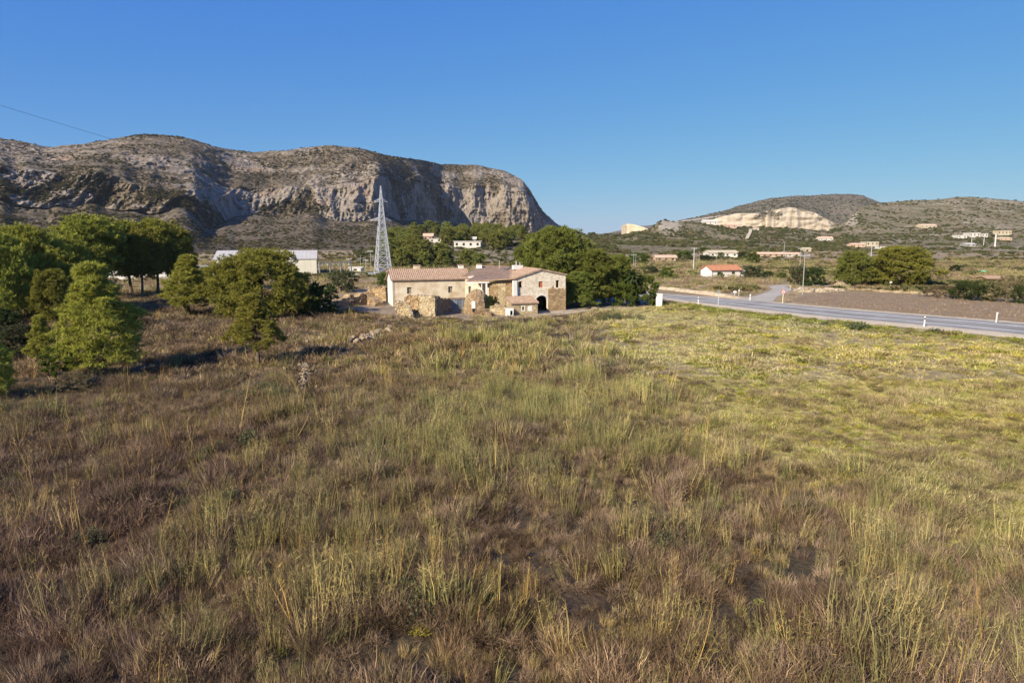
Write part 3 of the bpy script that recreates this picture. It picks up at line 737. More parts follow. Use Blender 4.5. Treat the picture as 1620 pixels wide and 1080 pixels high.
def make_tree(seed, hgt, width, base, kind, n_lump, n_tuft, n_leaf, leaf=(.42, .05), mfol=None, lump=(.26, .40), core=True, limbs=10, trunk_r=.022, lean=.03):
    """returns (trunk mesh, crown mesh), standing on the origin"""
    rng = np.random.default_rng(seed); R = width / 2; ch = hgt * (1 - base)
    ax = lambda z: np.array([lean * hgt * math.sin(z / hgt * 2.2 + seed), lean * hgt * math.sin(z / hgt * 1.7 + 2 * seed), z])
    VV = []; TT = []; AA = []; n0 = 0; tips = []
    lop = 1 + .22 * np.sin(rng.uniform(0, 6.28)) 
    for i in range(n_lump):
        h = (i + rng.uniform(0, 1)) / n_lump
        pr = float(PROF[kind](np.array(h))) * R; a = i * 2.39996 + rng.uniform(-.5, .5)
        lr = R * rng.uniform(*lump) * (.72 if kind == 'cone' and h > .6 else 1)
        rad = max(0, (pr - lr * .55)) * math.sqrt(rng.uniform(.30, 1.0)) * rng.uniform(.72, 1.22)
        zc = hgt * base + ch * h * .97
        c = ax(zc) + np.array([math.cos(a) * rad, math.sin(a) * rad * .95, 0])
        if zc + lr * .8 > hgt: c[2] = hgt - lr * .8
        tips.append((c, lr, h))
        ns_ = max(5, n_tuft // 9); sd_ = unit(rng.normal(size=(ns_, 3)) + np.array([math.cos(a) * .6, math.sin(a) * .6, .5]))      # sprays grouped on the bough ends
        sc_ = sd_ * lr * rng.uniform(.55, 1.12, (ns_, 1)); wh_ = rng.integers(0, ns_, n_tuft)
        dirs = unit(rng.normal(size=(n_tuft, 3)) * .9 + sd_[wh_] * .8 + np.array([0, 0, .25]))
        pos = c + (sc_[wh_] + dirs * lr * .40 * rng.uniform(.1, 1.0, (n_tuft, 1))) * np.array([1.08, 1.08, .55 if kind == 'cone' else .74])
        V, T, v = sprays(pos, dirs, n_leaf, leaf[0], leaf[1], rng)
        VV.append(V); TT.append(T + n0); AA.append(np.clip(v * .75 + .25 * rng.uniform(), 0, 1)); n0 += len(V)
        if core:      # wider sprays in darker colour paint the shade inside the bough
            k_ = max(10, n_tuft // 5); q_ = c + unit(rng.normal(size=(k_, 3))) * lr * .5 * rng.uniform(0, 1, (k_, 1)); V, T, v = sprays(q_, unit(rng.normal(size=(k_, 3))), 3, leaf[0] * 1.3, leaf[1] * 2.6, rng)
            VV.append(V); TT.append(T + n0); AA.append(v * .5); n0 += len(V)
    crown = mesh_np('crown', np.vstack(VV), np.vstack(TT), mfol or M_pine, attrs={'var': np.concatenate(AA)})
    mb = MB(); zs = np.linspace(-.25, hgt * .93, 9); r0 = hgt * trunk_r
    mb.tube([ax(max(z, 0)) + np.array([0, 0, min(z, 0)]) for z in zs], [r0 * (1.25 if k == 0 else 1) * (1 - .9 * k / 8) for k in range(9)], 7)
    order = sorted(range(len(tips)), key=lambda k: tips[k][2])
    for k in order[::max(1, len(tips) // limbs)]:
        c, lr, h = tips[k]; z0 = max(hgt * base * .75, c[2] - np.hypot(c[0], c[1]) * rng.uniform(.35, .7)); z0 = min(z0, hgt * .85)
        a0 = ax(z0); m = a0 * .45 + c * .55 + np.array([0, 0, -.08 * R]); rr = r0 * .38 * (1 - .6 * z0 / hgt)
        mb.tube([a0, m, c], [rr, rr * .7, rr * .25], 5)
    me = bpy.data.meshes.new('trunk'); me.from_pydata(mb.v, [], mb.f); me.materials.append(M_bark)
    return me, crown

def plant(name, meshes, ref, loc, sc, rz, label, cat, group=None):
    t = thing(name, label, cat, loc, rz, group, sc)
    link('trunk', meshes[0], t); link('crown', meshes[1], t)
    return t
REFH = 10.0
PINES = {}
M_pine_l = mat_foliage('sunlit_pine_needles', (.315, .305, .060), var=.5, transl=.18)  # lighter needle copy: strong sun on the conical pines put into the colour
def pine_kind(key, *a, **k):
    PINES[key] = (make_tree(*a, **k), a[1], a[2])
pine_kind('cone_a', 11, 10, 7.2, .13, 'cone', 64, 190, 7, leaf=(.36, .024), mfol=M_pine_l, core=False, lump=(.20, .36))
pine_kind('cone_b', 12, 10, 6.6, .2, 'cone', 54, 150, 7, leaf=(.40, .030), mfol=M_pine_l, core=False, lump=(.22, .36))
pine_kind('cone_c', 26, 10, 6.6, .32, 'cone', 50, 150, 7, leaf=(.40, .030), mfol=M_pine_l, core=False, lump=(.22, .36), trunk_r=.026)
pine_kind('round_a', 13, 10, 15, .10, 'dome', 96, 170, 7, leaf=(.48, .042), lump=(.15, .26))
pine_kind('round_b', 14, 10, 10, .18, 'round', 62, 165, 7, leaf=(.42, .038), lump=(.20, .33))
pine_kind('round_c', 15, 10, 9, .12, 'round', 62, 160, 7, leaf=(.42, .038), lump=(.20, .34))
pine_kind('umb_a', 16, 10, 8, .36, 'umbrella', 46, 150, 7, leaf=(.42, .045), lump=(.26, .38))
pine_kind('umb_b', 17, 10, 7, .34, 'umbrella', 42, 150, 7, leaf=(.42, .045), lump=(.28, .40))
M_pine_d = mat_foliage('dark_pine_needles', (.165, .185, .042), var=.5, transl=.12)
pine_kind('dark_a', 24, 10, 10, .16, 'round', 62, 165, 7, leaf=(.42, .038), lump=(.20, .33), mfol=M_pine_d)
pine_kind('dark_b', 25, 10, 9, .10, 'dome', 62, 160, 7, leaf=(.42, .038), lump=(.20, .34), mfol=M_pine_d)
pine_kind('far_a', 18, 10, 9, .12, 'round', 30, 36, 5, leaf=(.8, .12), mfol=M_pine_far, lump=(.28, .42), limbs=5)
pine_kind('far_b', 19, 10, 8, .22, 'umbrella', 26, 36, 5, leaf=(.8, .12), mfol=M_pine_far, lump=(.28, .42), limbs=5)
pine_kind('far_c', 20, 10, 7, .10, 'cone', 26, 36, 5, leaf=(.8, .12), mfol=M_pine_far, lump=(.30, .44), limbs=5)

def pine_at(key, px, base, top, wpx, label, rz=None, name='pine_tree', group=None, loc=None):
    me, h0, w0 = PINES[key]
    p = Vector(loc) if loc is not None else G(px, base)
    if loc is None: p.z = float(gz(np.array([p.x]), np.array([p.y]))[0])
    d = depth(p); hh = (base - top) / 1080 * d; ww = wpx / 1080 * d
    return plant(name, me, REFH, p, (ww / w0, ww / w0, hh / h0), RNG.uniform(0, 6.28) if rz is None else rz, label, 'pine tree' if 'pine' in name else 'tree', group)

for a in [
 ('cone_a', 160, 584, 402, 146, 'tall bushy conical pine standing alone nearest the camera at left'),
 ('cone_c', 403, 573, 455, 92, 'small conical pine with bare pale trunk in the dry grass before the big round pine'),
 ('cone_b', 302, 501, 403, 84, 'slim young pine between the dark pine grove and the big round pine'),
 ('round_a', 418, 503, 397, 164, 'big wide round pine in front of the pale warehouse'),
 ('cone_b', 68, 566, 488, 52, 'little young pine at the left foot of the tall conical pine'),
 ('round_c', 87, 515, 428, 62, 'small pine with thin bare trunk close behind the tall conical pine'),
 ('umb_a', 150, 476, 345, 112, 'highest domed pine in the middle of the left grove'),
 ('umb_b', 206, 468, 353, 92, 'umbrella pine of the left grove with a thick dark trunk against white wall'),
 ('umb_a', 248, 466, 351, 90, 'umbrella pine of the left grove with forked trunk against white wall'),
 ('umb_b', 279, 464, 360, 66, 'rightmost umbrella pine of the left grove, behind the slim young pine'),
 ('umb_b', 228, 470, 366, 70, 'thin trunked pine between the two umbrella pines of the left grove'),
 ('round_b', 46, 505, 360, 128, 'broad sunlit pine at the left end of the grove'),
 ('round_c', 104, 492, 374, 96, 'dense pine in the grove behind the small bare-trunked pine'),
 ('round_b', 4, 515, 372, 100, 'pine cut by the left edge of the picture, beside the broad sunlit pine'),
 ('round_c', 330, 474, 423, 52, 'small dark pine half hidden at the left end of the warehouse'),
 ('cone_a', -22, 625, 490, 95, 'pine cut by the left edge, lowest and closest of the left grove'),
 ('round_c', 128, 500, 420, 70, 'dark pine filling the shade behind the tall conical pine'),
 ('dark_a', 884, 480, 361, 112, 'tallest round pine right behind the farmhouse gable'),
 ('dark_b', 938, 482, 396, 88, 'broad dark pine beside the farmhouse, second of the roadside clump'),
 ('dark_a', 973, 481, 404, 62, 'round pine between the broad dark pine and the dark palm'),
 ('dark_b', 852, 472, 372, 86, 'pine rising behind the ridge of the farmhouse roof'),
 ('dark_b', 915, 486, 430, 66, 'low shaded pine touching the right corner of the farmhouse'),
 ('dark_a', 1351, 452, 398, 58, 'smaller of the two pines beyond the ploughed field'),
 ('round_c', 1424, 453, 391, 98, 'wider of the two pines beyond the ploughed field'),
]:
    pine_at(*a)

# the wood on the rise behind the farm: many alike pines
rng = np.random.default_rng(42); spots = []
GAPS = [(742, 385, 32, 8), (677, 372, 13, 7), (690, 378, 12, 5), (848, 372, 10, 7), (800, 392, 34, 9), (818, 379, 12, 4)]
tries = 0
while len(spots) < 120 and tries < 12000:
    tries += 1
    i_ = rng.integers(2, RW[0].shape[0] - 9); j_ = rng.integers(0, RW[0].shape[1])
    if not 612 < RW[5][j_] < 866: continue
    p = Vector((RW[0][i_, j_], RW[1][i_, j_], RW[2][i_, j_]))
    qx, qy = proj(p.x, p.y, p.z); hh = rng.uniform(6.0, 9.5)
    top = proj(p.x, p.y, p.z + hh)[1]
    if any(abs(qx - gx_) < gw + 6 and top < gy_ + gh and qy > gy_ + gh * .4 for gx_, gy_, gw, gh in GAPS): continue
    if any((p - s[0]).length < 5.0 for s in spots): continue
    spots.append((p, hh))
for k, (p, hh) in enumerate(spots):
    me, h0, w0 = PINES[('far_a', 'far_b', 'far_c', 'far_a')[k % 4]]
    ww = hh * rng.uniform(.8, 1.15)
    plant('wood_pine', me, REFH, p, (ww / w0, ww / w0, hh / h0), rng.uniform(0, 6.28), 'pine in the thick wood on the rise behind the farm roofs', 'pine tree', 'pines of the wood behind the farm')

# leafy shrubs and small broadleaved trees
SHR = {}
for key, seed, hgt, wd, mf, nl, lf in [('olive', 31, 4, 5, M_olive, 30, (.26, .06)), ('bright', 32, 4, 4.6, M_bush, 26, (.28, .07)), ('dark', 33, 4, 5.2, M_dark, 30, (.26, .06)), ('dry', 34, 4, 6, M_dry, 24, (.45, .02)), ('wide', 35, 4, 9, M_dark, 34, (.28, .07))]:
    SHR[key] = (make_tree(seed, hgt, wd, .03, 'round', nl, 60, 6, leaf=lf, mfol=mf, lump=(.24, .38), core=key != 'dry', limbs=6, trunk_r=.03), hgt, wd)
def shrub_at(key, px, base, top, wpx, label, name='shrub', group=None, loc=None, cat='shrub'):
    me, h0, w0 = SHR[key]; p = Vector(loc) if loc is not None else G(px, base); d = depth(p)
    return plant(name, me, 4, p, (wpx / 1080 * d / w0,) * 2 + ((base - top) / 1080 * d / h0,), RNG.uniform(0, 6.28), label, cat, group)
for a in [
 ('bright', 1020, 483, 436, 46, 'bright leafy tree at the road end of the roadside clump'),
 ('bright', 989, 484, 446, 40, 'green bush between the dark palm and the bright leafy tree'),
 ('dark', 508, 500, 449, 62, 'dark bush in the shade right of the big round pine'),
 ('olive', 541, 462, 428, 50, 'sparse grey-green bush before the substation'),
 ('bright', 612, 452, 431, 34, 'green bush against the left end of the long cream house'),
 ('dark', 777, 496, 468, 26, 'dark bush growing out of the rubble beside the stone oven'),
 ('olive', 1191, 440, 420, 34, 'grey-green olive tree at the right end of the white cottage'),
 ('olive', 1030, 436, 421, 26, 'grey olive bush in the field left of the white cottage'),
 ('bright', 1055, 441, 423, 22, 'bright green bush in the field left of the white cottage'),
 ('bright', 1140, 440, 431, 12, 'small light green bush against the white cottage wall'),
 ('bright', 1236, 441, 431, 18, 'small green bush right of the olive tree by the white cottage'),
 ('dark', 1214, 438, 429, 20, 'low dark bush between the olive tree and the small green bush'),
 ('bright', 1190, 418, 399, 24, 'round green tree beside the pink villa row'),
 ('dark', 1174, 408, 398, 16, 'dark round tree between the cream villa and the green tree'),
 ('olive', 1262, 451, 422, 36, 'grey leafy tree left of the concrete pole'),
 ('dark', 1285, 452, 423, 36, 'dark brownish tree right of the concrete pole'),
 ('wide', 1542, 474, 445, 76, 'wide dark green bush at the edge of the ploughed field'),
 ('dry', 1492, 470, 452, 60, 'dry bush left of the wide dark green bush'),
 ('dry', 1592, 478, 447, 50, 'dry bush right of the wide dark green bush'),
 ('wide', 1622, 480, 448, 40, 'green bush cut by the right edge beyond the ploughed field'),
 ('dark', 1443, 453, 434, 36, 'dark bush under the wider of the two field pines'),
 ('dry', 1484, 446, 424, 44, 'tangled dry bush right of the two field pines'),
 ('dark', 1511, 431, 419, 20, 'round dark bush beyond the dry bush in the far fields'),
 ('dry', 1602, 455, 436, 50, 'brown dry thicket near the small stone hut'),
 ('bright', 1082, 411, 397, 26, 'green tree left of the cream villa on the plain'),
 ('dark', 1115, 415, 403, 24, 'dark tree left of the cream villa on the plain'),
 ('bright', 1112, 400, 391, 16, 'light green tree on the slope above the cream villa'),
 ('olive', 1127, 413, 405, 14, 'small grey tree in front of the cream villa'),
 ('bright', 1010, 418, 400, 36, 'green tree beyond the roadside clump, left of the pink cottage'),
 ('bright', 1140, 408, 399, 13, 'tiny green tree in front of the cream villa'),
]:
    shrub_at(*a)
for a in [
 ('olive', 28, 560, 515, 70, 'grey-green bush left of the little young pine'), ('dark', 8, 540, 490, 60, 'dark bush cut by the left edge under the grove'), ('bright', 92, 590, 548, 52, 'green bush at the foot of the tall conical pine'),
 ('dark', 128, 512, 478, 70, 'dark undergrowth bush in the shade of the grove'), ('dry', 120, 612, 588, 60, 'dry brown bush before the tall conical pine'), ('dark', 200, 520, 486, 70, 'shaded bush right of the tall conical pine'), ('dark', 50, 502, 462, 80, 'dark bush under the broad sunlit pine')]:
    shrub_at(*a)
# dark palm by the roadside clump
p = G(998, 484); d = depth(p); t = thing('palm_tree', 'dark slender palm at the right side of the roadside clump', 'palm tree', p)
hh = 58 / 1080 * d; mb = MB(); mb.tube([(0, 0, -.1), (.05, 0, hh * .4), (.1, 0, hh * .8)], [.32, .26, .22], 8); mb.build('trunk', M_bark, t)
rng = np.random.default_rng(5); mb = MB()
for k in range(34):
    a = k * 2.4; el = 1.25 - 1.9 * (k / 34); L = hh * .34; prev = Vector((.1, 0, hh * .8)); dv = Vector((math.cos(a) * math.cos(el), math.sin(a) * math.cos(el), math.sin(el)))
    for sgm in range(4):
        q = prev + dv * L / 4; sd = dv.cross(Vector((0, 0, 1))).normalized() * (.22 if sgm < 3 else .02); s0 = dv.cross(Vector((0, 0, 1))).normalized() * (.08 if sgm == 0 else .22)
        mb.add([prev - s0, prev + s0, q + sd + Vector((0, 0, -.1)), q - sd + Vector((0, 0, -.1))], [(0, 1, 2, 3)]); prev = q; dv = (dv + Vector((0, 0, -.28))).normalized()
mb.build('crown', M_dark, t)

# scrub over the hills: low plants nobody could count
def bush_proto(seed, mf, n=60, flat=.7):
    rng = np.random.default_rng(seed); V0, T0 = blob((0, 0, .25), .42, rng, 7, 4)
    d = unit(rng.normal(size=(n, 3)) + np.array([0, 0, .4])); V, T, v = sprays(d * .45 * np.array([1, 1, flat]) + np.array([0, 0, .25]), d, 2, .35, .09, rng)
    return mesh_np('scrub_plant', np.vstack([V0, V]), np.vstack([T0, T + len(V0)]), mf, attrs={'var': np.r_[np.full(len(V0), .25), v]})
M_scr = mat_foliage('scrub_leaves', (1, 1, 1), var=.3, transl=.1, tint=True)
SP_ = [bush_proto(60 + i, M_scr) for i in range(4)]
def scatter_relief(name, S, n, seed, smin, smax, cols, wfun, label):
    rng = np.random.default_rng(seed); X, Y, Z, RK = S[:4]
    R, C = X.shape; i = rng.integers(0, R - 10, n * 6); j = rng.integers(0, C - 1, n * 6); fi, fj = rng.uniform(0, 1, n * 6), rng.uniform(0, 1, n * 6)
    def bl(Q): return (Q[i, j] * (1 - fi) + Q[i + 1, j] * fi) * (1 - fj) + (Q[i, j + 1] * (1 - fi) + Q[i + 1, j + 1] * fi) * fj
    x, y, z, rk = bl(X), bl(Y), bl(Z), bl(RK)
    keep = rng.uniform(0, 1, len(x)) < wfun(x, y, z, rk); x, y, z = x[keep][:n], y[keep][:n], z[keep][:n]; n = len(x)
    cl = np.array(cols)[rng.integers(0, len(cols), n)] * rng.uniform(.75, 1.25, (n, 1))
    s = smin + (smax - smin) * rng.uniform(0, 1, n) ** 3
    o = scatter(name, SP_, np.c_[x, y, z - .1 * s], rng.integers(0, 4, n), np.c_[s, s, s * rng.uniform(.5, .9, n)], cl, rng.uniform(0, 6.28, n))
    return tag(o, label, 'scrub', kind='stuff')
scatter_relief('mountain_scrub', RM, 36000, 5, 1.0, 3.4, [(.085, .08, .038), (.07, .07, .032), (.14, .105, .06), (.12, .105, .05)],
               lambda x, y, z, rk: np.clip(1.05 - 1.25 * rk, .04, 1) * sstep(-.35, .35, fbm(x / 35, y / 35, z / 35, o=3, seed=7)) * (z > 1), 'low dark scrub dotted over the limestone mountain')
scatter_relief('hill_scrub', RH, 15000, 6, 1.4, 4.8, [(.085, .095, .035), (.075, .085, .032), (.12, .12, .045), (.14, .115, .06)],
               lambda x, y, z, rk: sstep(-.4, .3, fbm(x / 30, y / 30, o=3, seed=8)) * (z > -.5) * (1 - .7 * rk), 'green and brown scrub covering the hill beyond the road')
scatter_relief('quarry_scrub', RQ, 2800, 7, 2.0, 5.0, [(.075, .08, .04), (.11, .10, .055)],
               lambda x, y, z, rk: (rk < .15) * (y > 1340) * 1.0, 'dark scrub on the slopes above the quarry')
scatter_relief('rise_scrub', RW, 2500, 8, .8, 2.6, [(.085, .09, .035), (.12, .12, .05), (.07, .08, .03)],
               lambda x, y, z, rk: .6 + 0 * x, 'undergrowth between the pines behind the farm')
# hedges and weeds over the far plain
rng = np.random.default_rng(77); n = 15000
px = rng.uniform(-100, 1800, n); py = 399 + 62 * rng.uniform(0, 1, n) ** 1.3
xx = []; 
for a, b in zip(px, py):
    q = G(a, b); xx.append((q.x, q.y, 0))
xx = np.array(xx); f = fbm(xx[:, 0] / 60, xx[:, 1] / 9, o=3, seed=91); dd = road_dist(xx[:, 0], xx[:, 1])
pl = (px > 1262) & (py > 459 + (px - 1345) * .04)
k = (f > .08) & ((dd > 22) | (px < 930)) & ~((px < 930) & (py > 447 - 8 * ((px > 480) & (px < 640)))) & ~pl & ~((abs(px - 1235) < 40) & (py > 448)) & ~((px > 1100) & (px < 1182) & (py > 424) & (py < 452))
xx = xx[k]; n = len(xx); s = rng.uniform(.8, 2.6, n)
cl = np.array([(.12, .12, .045), (.16, .145, .06), (.21, .165, .085), (.10, .105, .042)])[rng.integers(0, 4, n)] * rng.uniform(.8, 1.3, (n, 1))
tag(scatter('plain_scrub', SP_, xx, rng.integers(0, 4, n), np.c_[s * 1.3, s, s * .6], cl, rng.uniform(0, 6.28, n)), 'hedge bushes and weeds over the far fields', 'scrub')
# ================================================================== BUILDINGS
M_plaster = mat('old_whitewash', (.62, .54, .42), (.76, .69, .57), scale=1.1, c3=(.44, .34, .22), scale3=2.6, amt3=.6, bump=.02, bscale=5)
M_cream = mat('cream_plaster', (.58, .49, .36), (.68, .61, .49), scale=.5, c3=(.46, .34, .22), scale3=.7, amt3=.8, bump=.02, bscale=5)
M_white = mat('white_render', (.66, .63, .58), (.72, .69, .65), scale=.8, c3=(.62, .58, .52), scale3=2, amt3=.35)
M_stone = mat_stone('ochre_rubble_stone', (.36, .24, .125), (.50, .38, .24), (.26, .19, .12), scale=2.6)
M_stone_p = mat_stone('pale_rubble_stone', (.40, .32, .20), (.55, .46, .32), (.33, .26, .17), scale=2.4)
M_stone_b = mat_stone('brown_rubble_stone', (.29, .20, .12), (.44, .34, .22), (.22, .16, .10), scale=3.0)
M_tile = mat('old_roof_tiles', (.30, .19, .13), (.47, .325, .23), scale=2.2, c3=(.27, .21, .15), scale3=3, amt3=.75, rough=.95, contrast=(.3, .7))
M_tile_r = mat('red_roof_tiles', (.38, .15, .075), (.48, .22, .12), scale=1.5, c3=(.38, .22, .14), scale3=4, amt3=.5)
M_darkw = mat('opening_shade_black', (.012, .011, .010))  # near-black colour stands in for the shade inside openings
M_glass = mat('window_glass', (.03, .035, .04), rough=.15, spec=.5)
M_shut = mat('red_shutter', (.36, .10, .06), (.45, .15, .09), scale=5)
M_metal = mat('grey_sheet_metal', (.30, .33, .37), (.40, .43, .47), scale=2, rough=.5, metallic=.3)
M_wood = mat('grey_wood', (.20, .16, .12), (.30, .25, .19), scale=5)
M_steel = mat('galvanised_steel', (.50, .51, .52), (.62, .63, .64), scale=3, rough=.5, metallic=.35)
M_conc = mat('concrete_pole', (.26, .25, .235), (.34, .33, .31), scale=3)

def tile_roof(name, c00, c10, c11, c01, parent, m=M_tile, wave=.30, amp=.05, thick=.10, sub=14):
    """roof plane from eave corners c00,c10 up to ridge corners c11,c01, with rows of barrel tiles running up the slope"""
    c = [Vector(q) for q in (c00, c10, c11, c01)]
    L = max((c[1] - c[0]).length, (c[2] - c[3]).length); nw = max(3, int(L / wave)); nx = nw * 4 + 1
    nrm = (c[1] - c[0]).cross(c[3] - c[0]).normalized()
    if nrm.z < 0: nrm = -nrm
    rng = np.random.default_rng(int(abs(c[0].x * 31 + c[0].y * 17)) + 3); V = []
    sag = rng.normal(0, .012, (sub + 1, nx // 8 + 2))
    for j in range(sub + 1):
        v = j / sub
        for i in range(nx):
            u = i / (nx - 1); p = (c[0] * (1 - u) + c[1] * u) * (1 - v) + (c[3] * (1 - u) + c[2] * u) * v
            k = (i % 4); off = amp * (1, .2, -.8, .2)[k] + .03 * (1 - ((v * sub) % 1)) + float(sag[j, i // 8]) + rng.normal(0, .006)
            V.append(p + nrm * (thick + off))
    T = [(j * nx + i, j * nx + i + 1, (j + 1) * nx + i + 1, (j + 1) * nx + i) for j in range(sub) for i in range(nx - 1)]
    n0 = len(V); V += [q - nrm * .02 for q in c]
    # closing edges and soffit
    T.append((n0 + 3, n0 + 2, n0 + 1, n0))
    T += [(n0, n0 + 1, nx - 1, 0), (n0 + 1, n0 + 2, (sub + 1) * nx - 1, nx - 1), (n0 + 2, n0 + 3, sub * nx, (sub + 1) * nx - 1), (n0 + 3, n0, 0, sub * nx)]
    me = bpy.data.meshes.new(name); me.from_pydata([tuple(q) for q in V], [], T); me.materials.append(m)
    return link(name, me, parent)
def rect(x0, x1, z0, z1): return [(x0, z0), (x1, z0), (x1, z1), (x0, z1)]
def window(parent, x0, x1, z0, z1, y, frame=.05, pane=M_glass, fr=M_wood, name='window', M=None):
    """glazed or shuttered window set back in its opening, built in the wall's own frame"""
    M = M or Matrix.Identity(4); mb = MB()
    for a, b, c, d in ((x0, x0 + frame, z0, z1), (x1 - frame, x1, z0, z1), (x0 + frame, x1 - frame, z0, z0 + frame), (x0 + frame, x1 - frame, z1 - frame, z1)):
        mb.panel(rect(a, b, c, d), [], .05, M @ Matrix.Translation((0, y, 0)))
    f = mb.build(name, fr, parent)
    mb = MB(); mb.panel(rect(x0 + frame, x1 - frame, z0 + frame, z1 - frame), [], .02, M @ Matrix.Translation((0, y + .02, 0))); mb.build('pane', pane, f)
    return f

# ---- the gabled farmhouse
FX, FY = .45, 96.1
fh = thing('farmhouse', 'old two-storey farmhouse with whitewashed gable, tiled roof and dark arched doorway', 'farmhouse', (FX, FY, 0), math.radians(20))
W_, EL, RG, ER, DP = 7.75, 4.66, 5.85, 5.09, 9.0
arch = [(3.06, 0.0), (5.0, 0.0), (5.0, 1.30)] + [(4.03 + .97 * math.cos(t), 1.30 + .96 * math.sin(t)) for t in np.linspace(0, math.pi, 15)[1:-1]] + [(3.06, 1.30)]
gab = [(0, -.3), (3.02, -.3), (3.02, -.28)] ; gab = [(0, -.3), (W_, -.3), (W_, ER), (W_ / 2, RG), (0, EL)]
arch_h = [(x, max(z, -.25)) for x, z in arch]; arch_h[0] = (3.06, -.25); arch_h[1] = (5.0, -.25)
holes = [arch_h, rect(.56, 1.04, 3.44, 4.33), rect(3.57, 4.2, 3.4, 4.25), rect(6.25, 6.75, 3.3, 4.37)]
MB().panel(gab, holes, .5).build('gable_wall', M_plaster, fh)
def RzT(x, y, a): return Matrix.Translation((x, y, 0)) @ Matrix.Rotation(a, 4, 'Z')
MB().panel([(0, -.3), (DP, -.3), (DP, EL), (0, EL)], [rect(4, 4.7, 2.2, 3.2)], .45, RzT(0, DP, -math.pi / 2)).build('side_wall', M_plaster, fh)
MB().panel([(.503, -.3), (DP, -.3), (DP, ER), (.503, ER)], [], .45, RzT(W_, 0, math.pi / 2)).build('side_wall', M_stone_p, fh)
MB().panel([(0.46, -.3), (W_ - .46, -.3), (W_ - .46, ER - .15), (W_ / 2, RG - .05), (.46, EL + .1)], [], .4, Matrix.Translation((0, DP - .42, 0))).build('rear_wall', M_plaster, fh)
# exposed stone at the lower right of the gable, ragged along its top
rng = np.random.default_rng(3); xs = np.linspace(5.02, W_ + .04, 13); top = [(x, 3.25 + .18 * rng.normal() * .7) for x in xs[::-1]]
MB().panel([(5.02, -.3), (W_ + .04, -.3)] + top, [], .09, Matrix.Translation((0, -.085, 0))).build('stone_facing', M_stone, fh)
# white arch surround
ar = []; 
for rr in (1.13, .972): ar.append([(4.03 + rr * math.cos(t), 1.30 + rr * .985 * math.sin(t)) for t in np.linspace(0, math.pi, 17)])
MB().panel([(4.03 + 1.13, -.2)] + ar[0] + [(4.03 - 1.13, -.2), (4.03 - .972, -.2)] + ar[1][::-1] + [(4.03 + .972, -.2)], [], .035, Matrix.Translation((0, -.03, 0))).build('arch_surround', M_white, fh)
w_ = window(fh, 3.57, 4.2, 3.4, 4.25, .10, pane=M_shut, fr=M_shut, name='shutter'); w_['label'] = 'faded red wooden shutter'
window(fh, .56, 1.04, 3.44, 4.33, .22, pane=M_darkw); window(fh, 6.25, 6.75, 3.3, 4.37, .22, pane=M_darkw)  # unglazed holes: black panels painted for the dark room behind
MB().box((4.03, 2.2, 1.1), (2.3, .12, 2.7)).build('arch_shade_panel', mat('arch_shade_black', (.03, .024, .018), (.05, .04, .03), scale=4), fh)  # added near-black slab paints the shaded room behind the open arch
# flared white pier at the left corner
mb = MB(); pr = [(-.3, .62), (.9, .50), (1.9, .40), (2.8, .34), (4.45, .32)]
for k in range(4):
    (z0, a), (z1, b) = pr[k], pr[k + 1]
    mb.add([(-.40, -a - .02, z0), (a * .55, -a - .02, z0), (a * .55, .1, z0), (-.40, .1, z0), (-.40, -b - .02, z1), (b * .55, -b - .02, z1), (b * .55, .1, z1), (-.40, .1, z1)],
           [(0, 1, 5, 4), (1, 2, 6, 5), (2, 3, 7, 6), (3, 0, 4, 7)] + ([(4, 5, 6, 7)] if k == 3 else []))
mb.build('corner_pier', M_white, fh)
ov = .18
rf = tile_roof('roof', (-.25, -ov, EL - .02), (-.25, DP, EL - .02), (W_ / 2, DP, RG + .02), (W_ / 2, -ov, RG + .02), fh); rf['label'] = 'sunlit tiled roof slope'
tile_roof('roof', (W_ + .2, -ov, ER - .02), (W_ + .2, DP, ER - .02), (W_ / 2, DP, RG + .02), (W_ / 2, -ov, RG + .02), fh)
mb = MB(); mb.tube([(W_ / 2, -ov - .02, RG + .13), (W_ / 2, DP, RG + .13)], [.11, .11], 8); mb.build('ridge_tile', M_tile, rf)
MB().box((W_ / 2 - 1.0, 6.8, RG + .15), (1.5, .8, .62)).build('parapet', M_white, fh)
mb = MB(); mb.tube([(W_ / 2 - 1.2, 6.8, RG + .4), (W_ / 2 - 1.2, 6.8, RG + 1.1)], [.08, .08], 7); mb.build('flue', M_steel, fh)
mb = MB(); mb.tube([(W_ / 2 - .6, 6.8, RG + .4), (W_ / 2 - .6, 6.8, RG + .95)], [.10, .10], 7); mb.build('flue', M_conc, fh)

# ---- the wing at its left
wg = thing('farmhouse_wing', 'stone wing with low tiled roof and white veranda joined to the farmhouse', 'house wing', (0, 0, 0))
def wallpx(px0, px1, y0, y1, ztop0, ztop1, m, name='wall', thick=.4, z0=-.3, holes=()):
    a, b = Vector(((px0 - 810) / 1080 * depth((0, y0, 2)), y0, 0)), Vector(((px1 - 810) / 1080 * depth((0, y1, 2)), y1, 0)); L = (b - a).length
    Mx = Matrix.Translation(a) @ Matrix.Rotation(math.atan2(b.y - a.y, b.x - a.x), 4, 'Z')
    return MB().panel([(0, z0), (L, z0), (L, ztop1), (0, ztop0)], holes, thick, Mx), Mx, L
mb, Mx, L = wallpx(774, 787, 97.35, 97.30, 4.08, 4.20, M_stone); mb.build('stone_wall', M_stone, wg)
mb, Mx, L = wallpx(787.3, 800, 97.28, 97.24, 4.24, 4.36, M_stone_p, z0=-.3); o_ = mb.build('stone_wall', M_stone_p, wg); o_['label'] = 'lime-washed stretch of stone wall'
mb, Mx, L = wallpx(800.3, 812, 97.22, 97.2, 4.37, 4.5, M_stone_b); mb.build('stone_wall', M_stone_b, wg)
